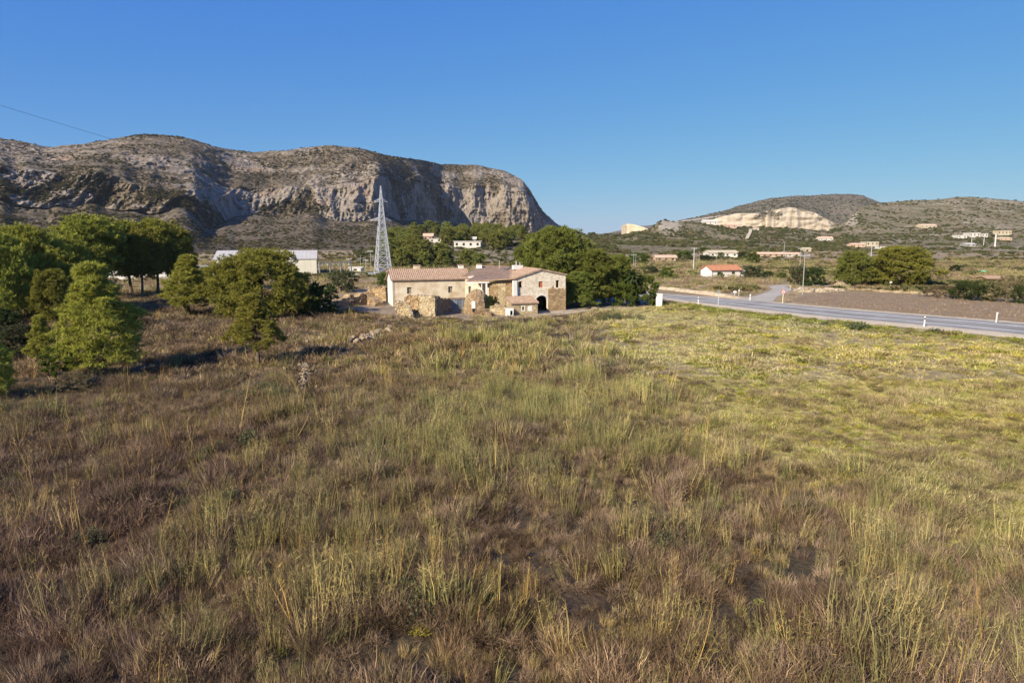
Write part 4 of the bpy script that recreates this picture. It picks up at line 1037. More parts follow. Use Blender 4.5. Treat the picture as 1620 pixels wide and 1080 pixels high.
mb, Mx, L = wallpx(774.6, 772, 97.76, 105.5, 4.0, 4.7, M_plaster); mb.build('side_wall', M_plaster, wg)
mb, Mx, L = wallpx(736, 774, 101.0, 100.8, 4.3, 4.4, M_plaster, holes=[rect(.5, .9, 2.2, 3.3)]); mb.build('veranda_wall', M_plaster, wg)
window(wg, .5, .9, 2.2, 3.3, .2, pane=M_wood, name='door', M=Mx)
def RP(px, py, y): return A(px, py, y)
tile_roof('roof', RP(738, 446.5, 96.9), RP(815, 441.6, 96.5), RP(824, 425.5, 105), RP(752, 437.2, 102), wg)
r2 = tile_roof('roof', RP(730, 439.5, 102), RP(778, 435.4, 102.3), RP(808.5, 423.2, 109), RP(760, 421.6, 110), wg)
mb = MB(); pts = [RP(741, 438.6, 102), RP(757, 436.7, 102.1), RP(778, 434.6, 102.2), RP(808.5, 423.9, 108.9)]
for a, b in zip(pts[:-1], pts[1:]): mb.bar(a, b, .22)
mb.build('verge', M_white, wg)
mb = MB(); mb.bar(RP(738, 447.3, 96.95), RP(774, 446.4, 96.95), .2); mb.build('beam', M_white, wg)
for px in (769.5, 762):
    mb = MB(); q = RP(px, 447, 97.0); mb.bar((q.x, 97.05, 1.5), (q.x, 97.05, q.z), .24 if px > 765 else .12); mb.build('post', M_white, wg)
mb = MB(); q = RP(790, 423, 107); mb.bar((q.x, 107, q.z - .3), (q.x, 107, q.z + 1.1), .07); mb.build('aerial', M_steel, wg)
MB().box((-4.9, 98.6, .65), (3.4, 3.0, 1.9)).build('terrace', M_stone_p, wg)

# ---- the long cream house
lh = thing('long_house', 'long low cream plastered house with brown tiled roof left of the farmhouse', 'house', (-18.2, 104.0, 0), math.radians(16))
LL, LD = 12.0, 7.2
MB().panel([(0, -.3), (LL, -.3), (LL, 3.96), (0, 3.96)], [rect(2.2, 2.9, 1.9, 2.9), rect(8.6, 9.3, 1.9, 2.9)], .45).build('front_wall', M_cream, lh)
MB().panel([(0, -.3), (LD, -.3), (LD, 3.96), (LD / 2, 5.40), (0, 3.96)], [], .4, RzT(-.01, LD, -math.pi / 2)).build('end_wall', M_white, lh)
MB().panel([(0, -.3), (LD, -.3), (LD, 3.96), (LD / 2, 5.40), (0, 3.96)], [], .4, RzT(LL + .01, 0, math.pi / 2)).build('end_wall', M_cream, lh)
MB().panel([(0, -.3), (LL, -.3), (LL, 3.96), (0, 3.96)], [], .4, Matrix.Translation((0, LD - .4, 0))).build('rear_wall', M_cream, lh)
window(lh, 2.2, 2.9, 1.9, 2.9, .2, pane=M_wood); window(lh, 8.6, 9.3, 1.9, 2.9, .2, pane=M_wood)
lr = tile_roof('roof', (-.25, -.25, 3.93), (LL + .25, -.25, 3.93), (LL + .25, LD / 2, 5.44), (-.25, LD / 2, 5.44), lh)
tile_roof('roof', (-.25, LD + .25, 3.93), (LL + .25, LD + .25, 3.93), (LL + .25, LD / 2, 5.44), (-.25, LD / 2, 5.44), lh)
for x, ww, hh, m in ((4.3, 1.0, 1.0, M_cream), (11.4, .8, .95, M_white)):
    c = MB().box((x, LD / 2 + .1, 5.55), (ww, .7, hh)).build('chimney', m, lh); MB().box((x, LD / 2 + .1, 5.55 + hh / 2 + .05), (ww + .16, .86, .09)).build('chimney_cap', M_tile, c)
c = MB().box((1.2, 0, .4), (.8, .7, 1.0)); 
t_ = A(758, 424, 108.5); ch = thing('roof_chimney', 'separate white chimney rising between the long house and the farmhouse wing', 'chimney', (t_.x, 108.5, 0))
MB().box((0, 0, 3.1), (.9, .8, 6.2)).build('stack', M_white, ch); MB().box((0, 0, 6.25), (1.05, .95, .1)).build('cap', M_tile, ch)

# ---- ruined and yard walls
def ruin(name, label, segs, thick, m, seed, rag=.25, cat='wall', step=.22):
    """segs: list of (px, py_base, ztop) along the wall foot; ragged broken top"""
    rng = np.random.default_rng(seed); pts = [(G(a, b), z) for a, b, z in segs]; P = []; Z = []
    for (p, z0), (q, z1) in zip(pts[:-1], pts[1:]):
        n = max(2, int((q - p).length / step))
        for k in range(n): P.append(p.lerp(q, k / n)); Z.append(z0 + (z1 - z0) * k / n)
    P.append(pts[-1][0]); Z.append(pts[-1][1]); n = len(P)
    Z = [max(.1, z + rag * (float(fbm(np.array([i * .3]), np.array([seed * 1.3]), o=3, seed=seed)[0])) + rng.uniform(-.14, .14)) for i, z in enumerate(Z)]
    V = []; NZ = 11
    for i in range(n):
        tdir = (P[min(i + 1, n - 1)] - P[max(i - 1, 0)]).normalized(); nn = Vector((-tdir.y, tdir.x, 0))
        for s in (-1, 1):
            for k in range(NZ):
                f = k / (NZ - 1); j = rng.normal(0, .06, 3)
                V.append(P[i] + nn * s * thick / 2 * (1.08 - .16 * f) + Vector((j[0], j[1], -.3 + (Z[i] + .3) * f)))
    T = []; C = 2 * NZ
    for i in range(n - 1):
        for k in range(NZ - 1):
            a = i * C + k; T.append((a, a + C, a + C + 1, a + 1)); b = i * C + NZ + k; T.append((b, b + 1, b + C + 1, b + C))
        T.append((i * C + NZ - 1, i * C + C + NZ - 1, i * C + C + 2 * NZ - 1, i * C + 2 * NZ - 1))
    for i in (0, n - 1):
        for k in range(NZ - 1):
            q = (i * C + k, i * C + k + 1, i * C + NZ + k + 1, i * C + NZ + k); T.append(q if i == 0 else q[::-1])
    me = bpy.data.meshes.new(name); me.from_pydata([tuple(v) for v in V], [], T); me.materials.append(m)
    return tag(link(name, me), label, cat)
ruin('ruined_wall', 'tall pale lime-washed wall end standing left of the metal gate', [(664, 499, 2.7), (690, 500.5, 2.75)], .55, M_stone_p, 1)
ruin('yard_wall', 'shaded sloping yard wall running from the pale wall end back to the gate', [(690.5, 499.5, 2.7), (700, 496, 2.1), (711, 492, 1.75)], .45, M_stone_b, 2, rag=.06)
ruin('ruined_wall', 'ochre stone wall between the broken stub and the pale wall end', [(640, 495, 2.4), (652, 495, 2.55), (664, 495.5, 2.6)], .5, M_stone, 3)
ruin('ruined_wall', 'broken white wall stub farthest left of the ruins', [(626, 498, 1.9), (639, 498, 1.85)], .5, M_stone_p, 4)
ruin('ruined_wall', 'leaning pale wall fragment with stepped top beside the white stub', [(640, 498, 1.7), (646, 501, 1.5), (652, 504, .5)], .45, M_stone_p, 5, rag=.3)
ruin('ruined_wall', 'low ochre stone wall left of the long cream house', [(578, 474, 1.2), (594, 475, 2.1), (612, 476, 2.3)], .5, M_stone, 6)
ruin('terrace_wall', 'crumbling earth and stone bank in the shade left of the ruins', [(520, 487, .9), (550, 484, 1.6), (583, 481, 1.7), (600, 484, 1.0)], 1.4, M_stone_b, 7, rag=.5)
ruin('ruined_wall', 'low broken rubble wall between the stone oven and the small hut', [(776, 497, 1.0), (788, 497.5, 1.3), (800, 498, 1.2), (808, 498.5, .8)], .8, M_stone_p, 8, rag=.5)
ruin('ruined_wall', 'rubble foot wall under the dark bush by the stone oven', [(752, 499, .6), (768, 499, .8), (780, 500, .5)], .8, M_stone_b, 9, rag=.4)

# metal gate
g0, g1 = G(711.5, 492), G(735.5, 491); gt = thing('metal_gate', 'grey corrugated metal gate half in shadow beside the yard wall', 'gate', g0, math.atan2(g1.y - g0.y, g1.x - g0.x))
GL = (g1 - g0).length; nn = 44; V = [(GL * i / nn, .04 * (1, 0, -1, 0)[i % 4], z) for z in (.05, 1.72) for i in range(nn + 1)]
me = bpy.data.meshes.new('sheet'); me.from_pydata(V, [], [(i, i + 1, nn + 2 + i, nn + 1 + i) for i in range(nn)]); me.materials.append(M_metal); link('corrugated_sheet', me, gt)
for k in range(10): MB().box((GL * (k + .5) / 10, -.06, .88), (.05, .04, 1.6)).build('rib', M_metal, gt)
MB().box((GL / 2, .03, 1.82), (GL + .3, .3, .16)).build('lintel', M_tile, gt); MB().box((-.1, .05, .9), (.2, .25, 1.8)).build('gate_post', M_stone_p, gt); MB().box((GL + .1, .05, .9), (.2, .25, 1.8)).build('gate_post', M_stone_p, gt)

# domed stone oven
op = G(754, 496); od = depth(op); ov_ = thing('stone_oven', 'round domed rubble-stone oven in front of the veranda', 'stone oven', op)
V = []; prf = [(1.85, -.3), (1.85, .6), (1.80, 1.2), (1.66, 1.9), (1.40, 2.5), (1.0, 2.95), (.5, 3.25), (.02, 3.35)]; ns = 28; rng = np.random.default_rng(8)
for r, z in prf:
    for k in range(ns):
        a = 2 * math.pi * k / ns; rr = r * (1 + rng.normal(0, .03)); V.append((rr * math.cos(a), rr * math.sin(a) + .6, z + rng.normal(0, .04)))
T = [(i * ns + k, i * ns + (k + 1) % ns, (i + 1) * ns + (k + 1) % ns, (i + 1) * ns + k) for i in range(len(prf) - 1) for k in range(ns)]
me = bpy.data.meshes.new('dome'); me.from_pydata(V, [], T); me.materials.append(M_stone_b); link('dome', me, ov_)
MB().box((-.35, -1.22, 1.35), (.5, .12, 1.0)).build('lime_patch', M_white, ov_); MB().box((-.30, -1.26, .62), (.42, .14, .42)).build('mouth', M_darkw, ov_)  # mouth is a black block painting the shade of a hollow

# small lean-to hut
h0, h1 = G(809, 498.5), G(850.5, 497.2); hv = h1 - h0; hl = hv.length
hu = thing('stone_hut', 'small stone lean-to hut with tiled roof before the farmhouse gable', 'hut', h0, math.atan2(hv.y, hv.x))
MB().panel([(0, -.3), (hl, -.3), (hl, 1.55), (0, 1.55)], [rect(1.52, 1.82, .62, 1.14)], .35).build('front_wall', M_stone_p, hu)
MB().panel([(.36, -.3), (2.8, -.3), (2.8, 2.15), (.36, 1.6)], [], .35, RzT(hl, 0, math.pi / 2)).build('side_wall', M_stone_p, hu)
MB().panel([(0, -.3), (2.44, -.3), (2.44, 1.6), (0, 2.15)], [], .35, RzT(0, 2.8, -math.pi / 2)).build('side_wall', M_stone_p, hu)
MB().panel(rect(1.40, 1.94, .50, 1.26), [rect(1.52, 1.82, .62, 1.14)], .03, Matrix.Translation((0, -.025, 0))).build('window_surround', M_white, hu)
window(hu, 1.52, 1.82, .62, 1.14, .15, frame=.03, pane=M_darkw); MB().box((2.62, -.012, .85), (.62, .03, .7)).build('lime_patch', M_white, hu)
tile_roof('roof', (-.12, -.18, 1.52), (hl + .12, -.18, 1.52), (hl + .12, 2.9, 2.18), (-.12, 2.9, 2.18), hu, sub=8)
c_ = G(806, 499.5); mb = MB(); th_ = thing('rubble_niche', 'little whitewashed niche with dark opening at the left of the stone hut', 'stone niche', c_)
MB().panel(rect(-.55, .55, -.2, 1.0), [rect(.1, .42, .05, .7)], .6).build('wall', M_white, th_); MB().box((.26, .5, .35), (.4, .05, .8)).build('opening', M_darkw, th_)  # black sheet behind the hole paints its inner shade

# ---- warehouse behind the trees
wa, wb = A(338, 420, 184), A(501, 420, 191); wv = Vector((wb.x - wa.x, wb.y - wa.y, 0)); WL = wv.length
wh = thing('warehouse', 'long pale warehouse with grey sheet roof behind the round pine', 'warehouse', (wa.x, wa.y, 0), math.atan2(wv.y, wv.x))
M_pan = mat('cream_cladding', (.60, .56, .45), (.66, .62, .52), scale=.4); M_rf = mat('grey_sheet_roof', (.44, .42, .39), (.50, .48, .45), scale=.3, rough=.6)
WD, WE, WR = 18.0, 4.45, 6.6
nP = 16
for k in range(nP):
    MB().box((WL * (k + .5) / nP, 0, WE / 2 - .1), (WL / nP - .03, .12, WE + .2)).build('wall_panel', M_pan, wh)
MB().panel([(0, -.3), (WD, -.3), (WD, WE), (WD / 2, WR - .1), (0, WE)], [], .2, RzT(0, WD, -math.pi / 2)).build('end_wall', M_white, wh)
MB().panel([(0, -.3), (WD, -.3), (WD, WE), (WD / 2, WR - .1), (0, WE)], [], .2, RzT(WL, 0, math.pi / 2)).build('end_wall', M_pan, wh)
MB().panel([(0, -.3), (WL, -.3), (WL, WE), (0, WE)], [], .2, Matrix.Translation((0, WD - .2, 0))).build('rear_wall', M_pan, wh)
tile_roof('roof', (-.2, -.25, WE), (WL + .2, -.25, WE), (WL + .2, WD / 2, WR), (-.2, WD / 2, WR), wh, m=M_rf, wave=1.0, amp=.012, sub=2)
tile_roof('roof', (-.2, WD + .25, WE), (WL + .2, WD + .25, WE), (WL + .2, WD / 2, WR), (-.2, WD / 2, WR), wh, m=M_rf, wave=1.0, amp=.012, sub=2)

# long white garden wall and sheds seen under the left grove
q0, q1 = A(60, 447, 168), A(345, 447, 176); v_ = Vector((q1.x - q0.x, q1.y - q0.y, 0))
gw_ = thing('white_wall_building', 'low white building seen between the trunks of the left grove', 'building', (q0.x, q0.y, 0), math.atan2(v_.y, v_.x)); L_ = v_.length
hs = [rect(L_ * f, L_ * f + 2.2, .9, 2.0) for f in (.15, .48, .60, .72, .9)]
MB().panel([(0, -.2), (L_, -.2), (L_, 3.0), (0, 3.0)], hs, .3).build('wall', M_white, gw_)
for h_ in hs: window(gw_, h_[0][0], h_[1][0], h_[0][1], h_[2][1], .12)
MB().box((L_ / 2, 3, 3.08), (L_ + .3, 6.4, .16)).build('flat_roof', M_conc, gw_); MB().box((L_ / 2, 5.8, 1.4), (L_, .3, 3.0)).build('rear_wall', M_white, gw_)

# ---- houses of the plain and the hills
def villa(label, px, base, wpx, hpx, mw, mr, loc=None, rot=0.0, dep=7.0, roof='gable', nwin=3, name='house', rise=.35, surf=None, grp=None):
    p = Vector(loc) if loc is not None else (surf_at(surf, px, base) if surf is not None else G(px, base)); d = depth(p); Lh = wpx / 1080 * d; hh = hpx / 1080 * d
    t = thing(name, label, 'house', (p.x, p.y, p.z), rot, grp); ez = hh if roof == 'flat' else hh * (1 - rise)
    win = [rect(-Lh / 2 + Lh * (k + .5) / nwin - .55, -Lh / 2 + Lh * (k + .5) / nwin + .55, ez * .36, ez * .78) for k in range(nwin)]
    MB().panel([(-Lh / 2, -2.5), (Lh / 2, -2.5), (Lh / 2, ez), (-Lh / 2, ez)], win, .3).build('front_wall', mw, t)
    for wn in win: window(t, wn[0][0], wn[1][0], wn[0][1], wn[2][1], .12, frame=.08)
    gabt = [(0, -2.5), (dep, -2.5), (dep, ez), (dep / 2, hh), (0, ez)] if roof == 'gable' else [(0, -2.5), (dep, -2.5), (dep, ez), (0, ez)]
    MB().panel(gabt, [], .3, RzT(-Lh / 2 - .005, dep, -math.pi / 2)).build('end_wall', mw, t); MB().panel(gabt, [], .3, RzT(Lh / 2 + .005, 0, math.pi / 2)).build('end_wall', mw, t)
    MB().panel([(-Lh / 2, -2.5), (Lh / 2, -2.5), (Lh / 2, ez), (-Lh / 2, ez)], [], .3, Matrix.Translation((0, dep - .3, 0))).build('rear_wall', mw, t)
    if roof == 'flat':
        MB().box((0, dep / 2, ez + .1), (Lh + .4, dep + .4, .22)).build('roof', mr, t)
    else:
        e = .35
        tile_roof('roof', (-Lh / 2 - e, -e, ez - .05), (Lh / 2 + e, -e, ez - .05), (Lh / 2 + e, dep / 2, hh), (-Lh / 2 - e, dep / 2, hh), t, m=mr, wave=.6, sub=4)
        tile_roof('roof', (-Lh / 2 - e, dep + e, ez - .05), (Lh / 2 + e, dep + e, ez - .05), (Lh / 2 + e, dep / 2, hh), (-Lh / 2 - e, dep / 2, hh), t, m=mr, wave=.6, sub=4)
    return t
M_fwhite = mat('far_white_render', (.52, .49, .44), (.60, .57, .52), scale=.5)
M_pink = mat('pink_render', (.43, .30, .235), (.49, .36, .285), scale=.5); M_yel = mat('yellow_render', (.46, .39, .27), (.52, .45, .33), scale=.5); M_pt = mat('pale_tiles', (.58, .38, .27), (.66, .48, .36), scale=.8)
p0 = G(1149, 438); villa('white cottage with terracotta roof beyond the road', 1149, 438, 52, 17.5, M_white, M_tile_r, rot=math.radians(16), dep=5.5, nwin=2, rise=.42)
MB_ = villa('low white annex at the right end of the white cottage', 1174, 437.5, 10, 8.5, M_white, M_white, roof='flat', nwin=1, dep=4)
villa('small pink cottage with red roof left of the lattice pole', 1054, 413.5, 32, 9, M_pink, M_pt, nwin=3)
villa('cream villa with broad pale roof at the foot of the scrub hill', 1145, 407, 46, 10.5, M_fwhite, M_yel, nwin=4, dep=12)
villa('low pink house left of the cream villa', 1130, 406.5, 20, 7, M_pink, M_pt, nwin=2)
villa('long pink house with red roof right of the round green tree', 1219, 406.5, 46, 7, M_pink, M_pt, nwin=5)
villa('white end house of the pink villa row', 1255, 406, 22, 6, M_fwhite, M_pt, nwin=2)
villa('white hilltop villa below the left end of the quarry', 1122, 353.5, 24, 8, M_fwhite, M_fwhite, surf=RH, nwin=3, dep=10)
villa('pink hillside house beside the white hilltop villa', 1157, 361, 17, 8, M_pink, M_pt, surf=RH, nwin=2, dep=9)
villa('tiny white house under the quarry at the top of the pale lane', 1196, 364.5, 8, 4, M_fwhite, M_pt, surf=RH, nwin=1)
villa('white house on the lower hillside above the concrete pole', 1306, 381, 22, 6.5, M_fwhite, M_pt, surf=RH, nwin=3, dep=10)
villa('small yellow house left of the two field pines', 1277, 398, 12, 6, M_yel, M_yel, surf=RH, nwin=1)
villa('cream house with sunlit flat roof above the two field pines', 1380, 390, 20, 7, M_yel, M_fwhite, surf=RH, roof='flat', nwin=3, dep=10)
villa('pinkish house left of the cream flat-roofed house', 1358, 391, 20, 6, M_pt, M_pt, surf=RH, nwin=3, dep=10)
villa('little white shed right of the cream flat-roofed house', 1395, 394, 10, 3.5, M_fwhite, M_fwhite, surf=RH, roof='flat', nwin=1)
villa('long pale house below the bare hilltop', 1469, 361, 26, 6, M_yel, M_pt, surf=RH, nwin=4, dep=12)
villa('largest white block of the white hillside houses', 1541, 375.5, 18, 7, M_fwhite, M_fwhite, surf=RH, roof='flat', nwin=3, dep=10)
villa('white house with grey flat roof right of the largest white block', 1556, 375, 11, 6, M_fwhite, M_conc, surf=RH, roof='flat', nwin=2, dep=8)
villa('lowest white house left of the largest white block', 1522, 377, 16, 5, M_fwhite, M_fwhite, surf=RH, roof='flat', nwin=2, dep=8)
villa('beige ruin-like house with dark windows right of the white houses', 1588, 372, 22, 7, M_yel, M_pt, surf=RH, roof='flat', nwin=4, dep=8)
villa('sand coloured long house below the beige house', 1590, 380.5, 20, 5, M_pt, M_yel, surf=RH, nwin=3, dep=10)
villa('low grey house in front of the white hillside houses', 1536, 390, 16, 5, M_conc, M_rf, surf=RH, nwin=2, dep=8)
villa('white villa among the pines on the rise', 738, 392, 44, 10, M_fwhite, M_fwhite, surf=RW, roof='flat', nwin=4, dep=9)
villa('white gabled house right of the villa among the pines', 742, 386, 18, 11, M_fwhite, M_fwhite, surf=RW, nwin=2, dep=6)
villa('red-roofed house among the pines on the rise', 677, 381, 15, 12, M_pink, M_pt, surf=RW, nwin=2, dep=6)
villa('low white house below the red-roofed house on the rise', 688, 384, 22, 6, M_fwhite, M_fwhite, surf=RW, roof='flat', nwin=2, dep=6)
villa('small white house at the right end of the wooded rise', 847, 380, 9, 9, M_fwhite, M_fwhite, surf=RW, nwin=1, dep=6)
villa('small stone hut with pale wall in the far right field', 1575, 446, 26, 8, M_stone_b, M_tile, nwin=1, dep=4, name='field_hut')
# ================================================================== PYLON, POLES, SIGNS, STONES
p = G(606, 431); PD = depth(p); S_ = PD / 1080
py_ = thing('lattice_pylon', 'tall grey steel lattice pylon behind the long cream house', 'pylon', (p.x, p.y, 0), math.radians(24))
HP = 134 * S_; lev = [0, .09, .18, .27, .36, .45, .535, .61, .68, .75, .82, .89, .95]
def hw(f): return np.interp(f, [0, .60, 1.0], [11.5 * S_, 4.0 * S_, .35 * S_])
crn = [(-1, -1), (1, -1), (1, 1), (-1, 1)]
for i in range(4):
    sx, sy = crn[i]; mb = MB()
    for a, b in zip([0, .6], [.6, 1.0]): mb.bar((sx * hw(a), sy * hw(a), HP * a - (.3 if a == 0 else 0)), (sx * hw(b), sy * hw(b), HP * b), .30 if a == 0 else .22, .22 if a == 0 else .12)
    mb.build('leg', M_steel, py_)
for i in range(4):
    (ax, ay), (bx, by) = crn[i], crn[(i + 1) % 4]; mb = MB()
    for k in range(len(lev) - 1):
        a, b = lev[k], lev[k + 1]; A1, B1, A2, B2 = ((ax * hw(a), ay * hw(a), HP * a), (bx * hw(a), by * hw(a), HP * a), (ax * hw(b), ay * hw(b), HP * b), (bx * hw(b), by * hw(b), HP * b))
        mb.bar(A1, B2, .13); mb.bar(B1, A2, .13)
        if k: mb.bar(A1, B1, .13)
    mb.build('bracing', M_steel, py_)
tips = []
for f, L, sd in ((.605, 19, -1), (.605, 15, 1), (.82, 12, -1), (.82, 10, 1)):
    mb = MB(); z = HP * f; h = hw(f); L_ = L * S_; tip = (sd * (h + L_ * .8), 0, z - .05)
    for yy in (-h, h):
        mb.bar((sd * h, yy, z), tip, .13); mb.bar((sd * h, yy, z + HP * .035), tip, .13); mb.bar((sd * (h + L_ * .35), yy * .55, z), (sd * h, yy, z + HP * .035), .09)
    ca = mb.build('crossarm', M_steel, py_); m2 = MB(); m2.tube([tip, (tip[0], 0, z - 1.6)], [.12, .12], 6); m2.build('insulator', mat('brown_insulator', (.10, .07, .05)), ca)
    tips.append(Matrix.Translation((p.x, p.y, 0)) @ Matrix.Rotation(math.radians(24), 4, 'Z') @ Vector((tip[0], tip[1], z - 1.6)))
M_wire = mat('dark_wire', (.05, .055, .06))
E = A(-700, -60, 75)
def wire(label, a, b, sag, r=.022, name='power_line'):
    mb = MB(); P = [a.lerp(b, k / 40) - Vector((0, 0, sag * 4 * (k / 40) * (1 - k / 40))) for k in range(41)]; mb.tube(P, [r] * 41, 5)
    return tag(mb.build(name, M_wire), label, 'power line')
wire('overhead power line crossing the sky at the upper left', tips[2], E, 2.0)

# substation: gantries, posts and cabinets around the pylon foot
def post_at(px, base, top, wpx, m, label, name, cat, grp=None, parts=None):
    q = G(px, base); d = depth(q); hh = (base - top) / 1080 * d; t = thing(name, label, cat, q, 0, grp)
    mb = MB(); mb.tube([(0, 0, -.3), (0, 0, hh)], [wpx / 2160 * d * .6, wpx / 2160 * d * .4], 8); mb.build('shaft', m, t)
    if parts: parts(t, hh, d)
    return t
def arm(t, hh, d):
    MB().bar((-.8, 0, hh - .35), (.8, 0, hh - .35), .12).build('crossarm', M_steel, t)
    for x in (-.7, 0, .7):
        mb = MB(); mb.tube([(x, 0, hh - .3), (x, 0, hh - .02)], [.06, .05], 6); mb.build('insulator', M_conc, t)
for k, (px, b, tp, lab) in enumerate([(553, 433, 408, 'first thin grey mast of the substation'), (571, 433, 404, 'second thin grey mast of the substation, beside the white hut'), (587, 433, 396, 'tall thin mast left of the pylon'), (597, 434, 405, 'thin mast touching the left leg of the pylon'), (579, 433, 410, 'short mast between the white hut and the pylon'),
                                      (490, 428, 396, 'thin pole rising behind the right end of the warehouse'), (496, 428, 394, 'second thin pole behind the right end of the warehouse'), (545, 433, 412, 'mast at the left end of the white hut')]):
    post_at(px, b, tp, .9, M_steel, lab, 'substation_mast', 'mast', 'substation masts', arm if k in (0, 2, 4) else None)
q0, q1 = G(506, 436), G(556, 434); gtr = thing('substation_gantry', 'low pale steel gantry right of the warehouse', 'gantry', q0, math.atan2((q1 - q0).y, (q1 - q0).x)); L_ = (q1 - q0).length
for k in range(4): MB().box((L_ * k / 3, 0, 1.7), (.3, .3, 3.6)).build('post', M_conc, gtr)
MB().box((L_ / 2, 0, 3.55), (L_ + .4, .26, .22)).build('beam', M_conc, gtr)
for k in range(6):
    mb = MB(); x = L_ * (k + .5) / 6; mb.tube([(x, 0, 2.6), (x, 0, 3.45)], [.12, .12], 6); mb.build('insulator', M_steel, gtr)
villa('small white flat-roofed hut in the substation', 562, 430.5, 20, 6.5, M_white, M_white, roof='flat', nwin=1, dep=3.5, name='substation_hut')
for k, (px, b, wp, hp) in enumerate([(556, 436, 8, 4), (566, 437, 9, 3.5), (577, 437.5, 7, 4.5), (586, 437, 8, 5.5), (596, 436, 9, 6), (606, 437, 8, 5), (616, 436, 9, 6.5), (626, 436, 7, 5), (601, 431, 10, 7)]):
    q = G(px, b); d = depth(q); t = thing('switch_cabinet', 'white metal cabinet at the foot of the pylon, number %s from the hut' % ('first second third fourth fifth sixth seventh eighth ninth'.split()[k]), 'cabinet', q, .1 * k, 'substation cabinets'); a_, h_ = wp / 1080 * d, hp / 1080 * d
    t['label'] = '%s white metal cabinet from the substation hut' % ('first second third fourth fifth sixth seventh eighth rear'.split()[k])
    MB().box((0, 0, h_ / 2 - .1), (a_ * .9, 1.2, h_)).build('body', M_white, t); MB().box((0, 0, h_ - .06), (a_, 1.35, .12)).build('lid', M_steel, t)
    for s in (-.22, .22): MB().box((a_ * s, -.62, h_ * .48), (a_ * .38, .05, h_ * .75)).build('door', M_steel, t)

# poles of the plain
def pole_top(t, hh, d):
    MB().bar((-.9, 0, hh - .3), (.9, 0, hh - .3), .12).build('crossarm', M_steel, t)
    for x in (-.8, 0, .8):
        mb = MB(); mb.tube([(x, 0, hh - .24), (x, 0, hh + .1)], [.07, .05], 6); mb.build('insulator', M_conc, t)
def can(t, hh, d):
    pole_top(t, hh, d); MB().box((.0, -.35, hh * .72), (.6, .5, .9)).build('transformer', M_steel, t)
for px, b, tp, wp, m, lab, fn in [
 (1269.5, 466, 402, 3.0, M_conc, 'thick pale concrete pole beside the side road', pole_top), (1265, 430, 392, 1.6, M_conc, 'farther thin pole just left of the thick concrete pole', pole_top),
 (1097, 428, 392, 2.6, M_steel, 'grey pole with pale box foot left of the white cottage', pole_top), (1105.5, 420, 398, 1.6, M_conc, 'thin pole right of the grey pole by the white cottage', None),
 (1002, 425, 402, 1.5, M_conc, 'left of two pale poles behind the roadside clump', pole_top), (1005.5, 425, 403, 1.5, M_conc, 'right of two pale poles behind the roadside clump', None),
 (1444.5, 437, 405, 2.0, M_wood, 'wooden pole in front of the wider field pine', None), (1378, 406, 386, 1.6, M_steel, 'thin pole behind the two field pines', pole_top),
 (1520.5, 430, 405, 1.3, M_wood, 'thin wooden pole beside the round dark bush', None), (1577.5, 428, 416, 1.3, M_wood, 'short wooden pole beside the green netting', None),
 (1572, 393, 371, 2.2, M_white, 'pale pole with wide head right of the white hillside houses', pole_top), (1535.5, 392, 376, 1.2, M_steel, 'thin pole in front of the white hillside houses', None), (1554.5, 390, 375, 1.2, M_steel, 'second thin pole in front of the white hillside houses', None),
 (1133, 425, 403, 1.2, M_conc, 'thin pole in front of the cream villa', None), (1240, 404, 384, 1.0, M_steel, 'thin mast on the scrub hill above the pink villa row', None)]:
    if b < 404:
        q = surf_at(RH, px, b); d = depth(q); t = thing('utility_pole', lab, 'pole', q); hh = (b - tp) / 1080 * d; mb = MB(); mb.tube([(0, 0, -1), (0, 0, hh)], [wp / 2160 * d, wp / 2160 * d * .7], 7); mb.build('shaft', m, t)
        if fn: fn(t, hh, d)
    else: post_at(px, b, tp, wp, m, lab, 'utility_pole', 'pole', None, fn)

# delineator posts
M_black = mat('black_band', (.02, .02, .022))
def delin(px, base, top, lab, knob=False):
    q = G(px, base); d = depth(q); hh = (base - top) / 1080 * d; t = thing('delineator_post', lab, 'marker post', (q.x, q.y, 0), 0, 'white road marker posts')
    mb = MB(); n = 10; wd = .075
    for z0, z1 in ((-.2, hh * .97),): mb.tube([(0, 0, z0), (0, 0, z1), (0, 0, hh)], [wd * 1.15, wd, wd * .6], 10)
    mb.build('post', M_white, t); mb = MB(); mb.tube([(0, 0, hh * .70), (0, 0, hh * .84)], [wd + .006, wd + .004], 10); mb.build('reflector_band', M_black if not knob else M_steel, t)
    if knob: mb = MB(); mb.tube([(0, -.06, hh + .14), (0, -.02, hh + .14)], [.13, .13], 16); mb.build('reflector_disc', M_white, t)
delin(1462, 516.5, 500, 'white marker post on the near verge towards the right edge'); delin(1104.5, 481, 469.5, 'white marker post on the near verge close to the white gate pillar')
delin(1576, 510, 497, 'white marker post with round disc on the far side of the road', True); delin(1186.5, 475, 467.5, 'white marker post with round disc at the mouth of the side road', True)

